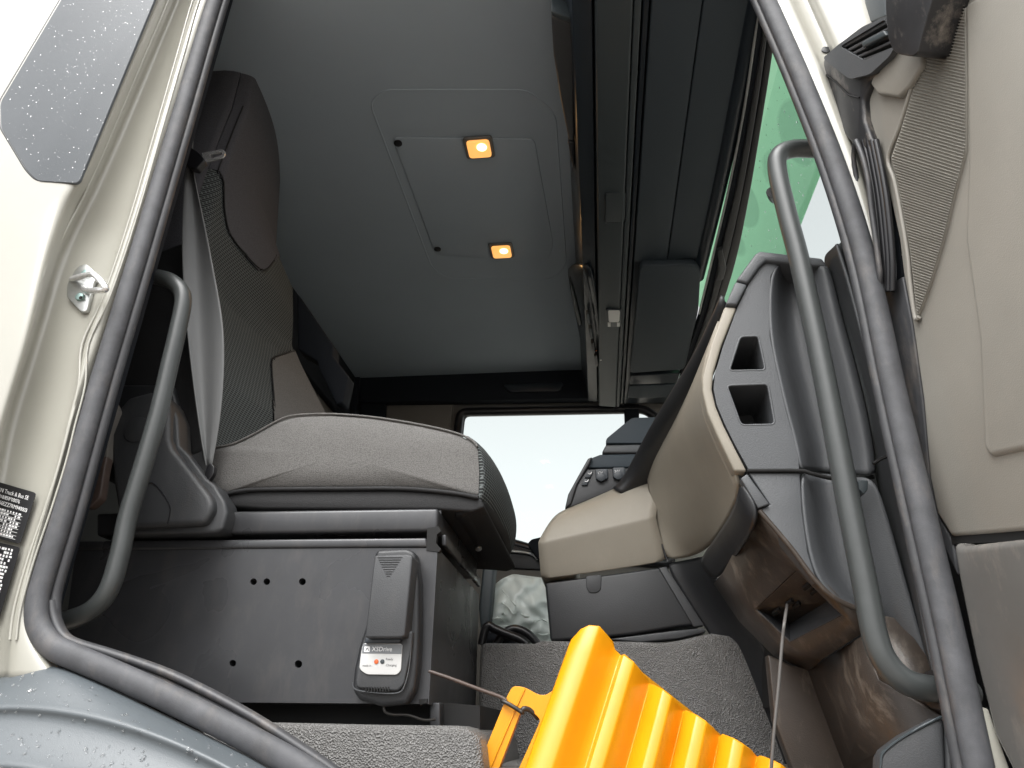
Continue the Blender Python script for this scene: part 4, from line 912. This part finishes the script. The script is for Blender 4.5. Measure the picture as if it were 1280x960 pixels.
# kick panel
kp = thing('kick_panel', 'scuffed black kick panel with brown bounce light in its colour below the dashboard', 'kick panel', at(1060, 980, 0.4))
pp('inner_facet', [(960, 818), (990, 832), (1012, 836), (1036, 900), (1060, 965), (1075, 1010), (1020, 1010), (990, 960), (968, 900)], 0.40, 0.03, 'scuffed_bounce_plastic', kp, 0.003)
mk('outer_facet', [at(1011, 836, 0.40), at(1078, 796, 0.17), at(1100, 850, 0.14), at(1180, 896, 0.10), at(1200, 1010, 0.10), at(1075, 1010, 0.40), at(1058, 962, 0.40)], [(0, 1, 2, 6), (2, 3, 4, 5, 6)], 'scuffed_bounce_plastic', kp, True, solid=0.006)
mk('upper_facet', [at(1076, 790, 0.17), at(1092, 768, 0.165), at(1126, 775, 0.15), at(1162, 826, 0.12), at(1190, 870, 0.10), at(1190, 905, 0.10), at(1100, 852, 0.142)], [(0, 1, 2, 6), (2, 3, 4, 5, 6)], 'scuffed_bounce_plastic', kp, True, solid=0.006)
stc = thing('sill_cover', 'grey sill end cover with pale edges at the bottom of the doorway', 'sill cover', at(1150, 1000, 0.03))
pp('cover', [(1098, 1000), (1101, 948), (1106, 938), (1130, 920), (1172, 898), (1180, 898), (1184, 1000)], 0.035, 0.03, 'grey_dark', stc, 0.004)
pp('cover_rib', [(1182, 898), (1193, 905), (1200, 930), (1204, 1000), (1186, 1000)], 0.032, 0.03, 'grey_dark', stc, 0.004)
tube('edge', pl([(1099, 990), (1101, 950), (1106, 938), (1130, 920), (1172, 898), (1179, 897)], 0.034), 0.0016, 'console_grey', stc, k=5, res=6)
# windscreen pillar trim
at_ = thing('pillar_trim', 'dark grey pillar trim strip between end panel and door seal', 'pillar trim', at(1150, 820, 0.06))
A1 = [(1029, 322), (1040, 360), (1055, 410), (1069, 460), (1083, 520), (1090, 565), (1099, 610), (1118, 680), (1135, 750), (1157, 830), (1173, 890)]
A2 = [(1046, 306), (1060, 350), (1076, 410), (1088, 455), (1103, 515), (1114, 565), (1124, 615), (1137, 680), (1150, 750), (1166, 830), (1184, 890)]
A3 = [(1060, 300), (1076, 345), (1090, 400), (1103, 455), (1117, 515), (1128, 565), (1138, 615), (1152, 680), (1166, 750), (1184, 830), (1196, 890)]
loft('strip', [pl(A1, 0.175), pl(mix(A1, A2, 0.5), 0.135), pl(mix(A1, A2, 0.9), 0.09), pl(A2, 0.082), pl(mix(A2, A3, 0.15), 0.09), pl(mix(A2, A3, 0.4), 0.10), pl(A3, 0.05)], 'grey_dark', at_, 2, 0.005)
tube('ridge', pl(A2, 0.083), 0.0032, 'grey_plastic', at_, k=5, res=8)
tube('joint', pl([(1092, 580), (1102, 573), (1118, 568), (1126, 567)], 0.079), 0.0025, 'hole_black', at_, k=4, res=6)

# ================================================================ BODY SIDE (front edge of the doorway)
fp_ = thing('front_pillar', 'cream painted windscreen pillar outside the door seal', 'cab pillar', Vector((0.46, -0.02, 1.7)))
K0 = [(900, -150), (962, -10), (1022, 133), (1058, 215), (1092, 330)]
K1 = [(922, -150), (982, -10), (1038, 110), (1074, 205), (1104, 320)]
K2 = [(948, -150), (1008, -10), (1056, 95), (1092, 200), (1118, 320)]
K3 = [(960, -150), (1021, -10), (1070, 85), (1106, 195), (1132, 320)]
K4 = [(1030, -150), (1090, -10), (1130, 85), (1165, 195), (1190, 320)]
loft('pillar_skin', [pl([(x-14, y) for x, y in K0], 0.02), pl(K0, 0.002), pl(mix(K0, K1, 0.85), -0.004), pl(K1, 0.0), pl(mix(K1, K2, 0.12), 0.010), pl(mix(K1, K2, 0.92), 0.010), pl(K2, 0.0), pl(mix(K2, K3, 0.3), -0.012), pl(K3, -0.020), pl(mix(K3, K4, 0.2), -0.024), pl(K4, -0.03)], 'cream_paint', fp_, 2, 0.0)
fp_.children[0].modifiers.new('t', 'SOLIDIFY').thickness = 0.002
pp('sill_skin', [(1215, 880), (1236, 886), (1262, 960), (1280, 1040), (1235, 1040)], 0.0, 0.01, 'cream_paint', fp_, 0.002)
drops('rain_drops', pl(scatter([(1040, 0), (1070, 0), (1078, 28), (1060, 40)], 60), -0.027), (0, -1, 0), 0.0005, 0.0014, fp_)
disc('body_hole_shade', at(1032, 64, 0.009), 0.008, (0, -1, 0), 0.004, 'dark_plastic', fp_)  # dark disc painting the shade inside a hole in the pillar

# ================================================================ OPEN DOOR
od = thing('passenger_door', 'open passenger door with beige lining, ribbed strip and dark pocket', 'door', Vector((0.5, -0.3, 1.5)))
DP = Vector((0.462, -0.045, 2.0)); DT = Vector((0.20, -0.98, 0)).normalized(); DN = Vector((-DT.y, DT.x, 0)); DN = -DN if DN.x > 0 else DN
def dpl(px, off=0.0): return [atp(x, y, DP+DN*off, DN) for x, y in px]
lin = [(1150, 78), (1110, 74), (1086, 108), (1078, 124), (1079, 148), (1093, 187), (1107, 227), (1123, 300), (1128, 342), (1140, 407), (1153, 500), (1161, 597), (1170, 642), (1188, 671), (1285, 663), (1420, 640), (1560, 480), (1500, 100), (1400, -120), (1190, -120)]
prism('lining', dpl(lin), -DN*0.05, 'beige_door', od, 0.006)
prism('recess_panel', dpl([(1205, 5), (1290, -40), (1460, 20), (1500, 420), (1290, 560), (1236, 572), (1228, 560), (1222, 420), (1205, 300), (1209, 190)], 0.006), -DN*0.02, 'beige_door', od, 0.012, 5)
prism('neck', dpl([(1106, 62), (1150, 58), (1152, 82), (1136, 108), (1122, 122), (1096, 118), (1087, 105)], 0.012), -DN*0.04, 'beige_door', od, 0.005, 3)
# ribs
rL = [(1187, -50), (1173, 7), (1157, 60), (1140, 113), (1126, 160), (1113, 197), (1120, 225), (1128, 265), (1137, 315), (1141, 355), (1145, 393)]
rR = [(1204, -48), (1206, 0), (1207, 100), (1207, 187), (1200, 215), (1193, 240), (1183, 282), (1173, 320), (1162, 355), (1153, 380), (1147, 395)]
prism('rib_bed', dpl(rL+rR[::-1], 0.0035), -DN*0.01, 'beige_door', od, 0.002)
V = []; Fc = []
def xat(P, y):
    for (x1, y1), (x2, y2) in zip(P, P[1:]):
        if y1 <= y <= y2: return x1+(x2-x1)*(y-y1)/(y2-y1)
    return None
y = -45
while y < 392:
    xl = xat(rL, y)
    if xl is None: y += 3.7; continue
    sl = 0.10+0.22*min(1, max(0, (y+40)/240))
    xr, yr = xl, y
    for _ in range(200):
        xr += 0.5; yr = y+sl*(xr-xl)
        lim = xat(rR, yr)
        if lim is None or xr >= lim-1: break
    if xr-xl > 3:
        o = len(V); h = 1.25
        a = dpl([(xl+1.5, y-h), (xr, yr-h)], 0.0036); b = dpl([(xl+1.5, y), (xr, yr)], 0.0066); c = dpl([(xl+1.5, y+h), (xr, yr+h)], 0.0036)
        V += a+b+c; Fc += [(o, o+1, o+3, o+2), (o+2, o+3, o+5, o+4), (o, o+2, o+4), (o+1, o+5, o+3)]
    y += 3.7
rbs = mk('rib_strip', V, Fc, 'beige_door', od, False)
tube('rib_frame', dpl([(1187, -50), (1173, 5), (1157, 58), (1139, 112), (1124, 160), (1110, 198), (1118, 226), (1126, 266), (1134, 315), (1138, 355), (1144, 397), (1149, 396)], 0.004), 0.0032, 'beige_door', od, k=5, res=8)
# air vent
vt = prism('vent_housing', dpl([(1028, 74), (1046, 60), (1078, 80), (1106, 80), (1100, 96), (1086, 104), (1078, 124), (1080, 150), (1092, 186), (1070, 186), (1046, 160), (1032, 138)], 0.012), -DN*0.06, 'dirty_black', od, 0.006, 3)
vc = plate('vent_collar', dpl(rounded([(1028, 73), (1045, 58), (1078, 33), (1110, 19), (1128, 40), (1112, 70), (1087, 93), (1062, 99), (1050, 90)], 5), 0.022), [dpl(rounded([(1050, 58), (1106, 24), (1118, 58), (1080, 76)], 4), 0.022)], 0.03, 0.03, 'grey_plastic', vt, nvec=-DN)
bev(vc, 0.003, 2, 60)
for i in range(5):
    t = i/4; a = (1053+24*t, 57+17*t); b = (1107+8*t, 26+33*t)
    prism('slat', dpl([a, b, (b[0]+2, b[1]+3), (a[0]+2.5, a[1]+2.4)], 0.019), -DN*0.02, 'grey_dark', vc, 0.001)
prism('slat_tab', dpl([(1076, 53), (1104, 38), (1108, 44), (1078, 60)], 0.026), -DN*0.01, 'console_grey', vc, 0.002)
tube('vent_joint', dpl([(1030, 92), (1045, 103), (1060, 118), (1074, 122)], 0.0135), 0.0014, 'hole_black', vt, k=4, res=6)
prism('mirror_switch_pod', dpl(rounded([(1106, -60), (1107, 15), (1110, 50), (1118, 67), (1140, 71), (1147, 66), (1152, 45), (1168, -10), (1185, -60)], 8), 0.05), -DN*0.05, 'dirty_black', od, 0.014, 4)
prism('window_corner', dpl([(1078, -60), (1082, 30), (1106, 20), (1106, -60)], -0.06), -DN*0.01, 'fender_plastic', od, 0.002)
# rubber gaiter loops at the hinge edge
tube('gaiter', [atp(x, y, DP+DN*o, DN) for x, y, o in [(1070, 176, 0.02), (1078, 196, 0.02), (1085, 225, 0.02), (1089, 260, 0.02), (1096, 310, 0.02), (1100, 345, 0.02), (1098, 370, 0.015)]], 0.0042, 'rubber_worn', od, k=6, res=8)
tube('gaiter', [atp(x, y, DP+DN*o, DN) for x, y, o in [(1070, 176, 0.02), (1067, 195, 0.015), (1071, 225, 0.01), (1077, 260, 0.01), (1083, 280, 0.01), (1086, 300, 0.01)]], 0.0040, 'rubber_worn', od, k=6, res=8)
for dx, r in ((0, 0.005), (6, 0.005), (11, 0.006), (15, 0.005)):
    tube('gaiter', [atp(x+dx, y, DP+DN*0.008, DN) for x, y in [(1080, 176), (1086, 205), (1093, 245), (1098, 290), (1101, 330), (1101, 364)]], r, 'black_rubber', od, k=6, res=8)
prism('hinge_cover', dpl([(1080, 150), (1093, 187), (1107, 227), (1123, 300), (1128, 345), (1112, 365), (1094, 365), (1080, 300), (1068, 220), (1066, 180)], -0.012), -DN*0.02, 'trim_black', od, 0.003)
prism('edge_seal', dpl([(1098, 366), (1128, 345), (1140, 407), (1153, 500), (1161, 597), (1170, 642), (1190, 676), (1196, 720), (1160, 640), (1130, 500)], -0.004), -DN*0.03, 'rubber_worn', od, 0.003)
# lower pocket
prism('pocket', dpl([(1188, 676), (1200, 682), (1285, 672), (1420, 655), (1600, 1200), (1290, 1100), (1262, 962), (1240, 918), (1216, 822), (1196, 724)], 0.018), -DN*0.06, 'door_pocket', od, 0.012, 4)
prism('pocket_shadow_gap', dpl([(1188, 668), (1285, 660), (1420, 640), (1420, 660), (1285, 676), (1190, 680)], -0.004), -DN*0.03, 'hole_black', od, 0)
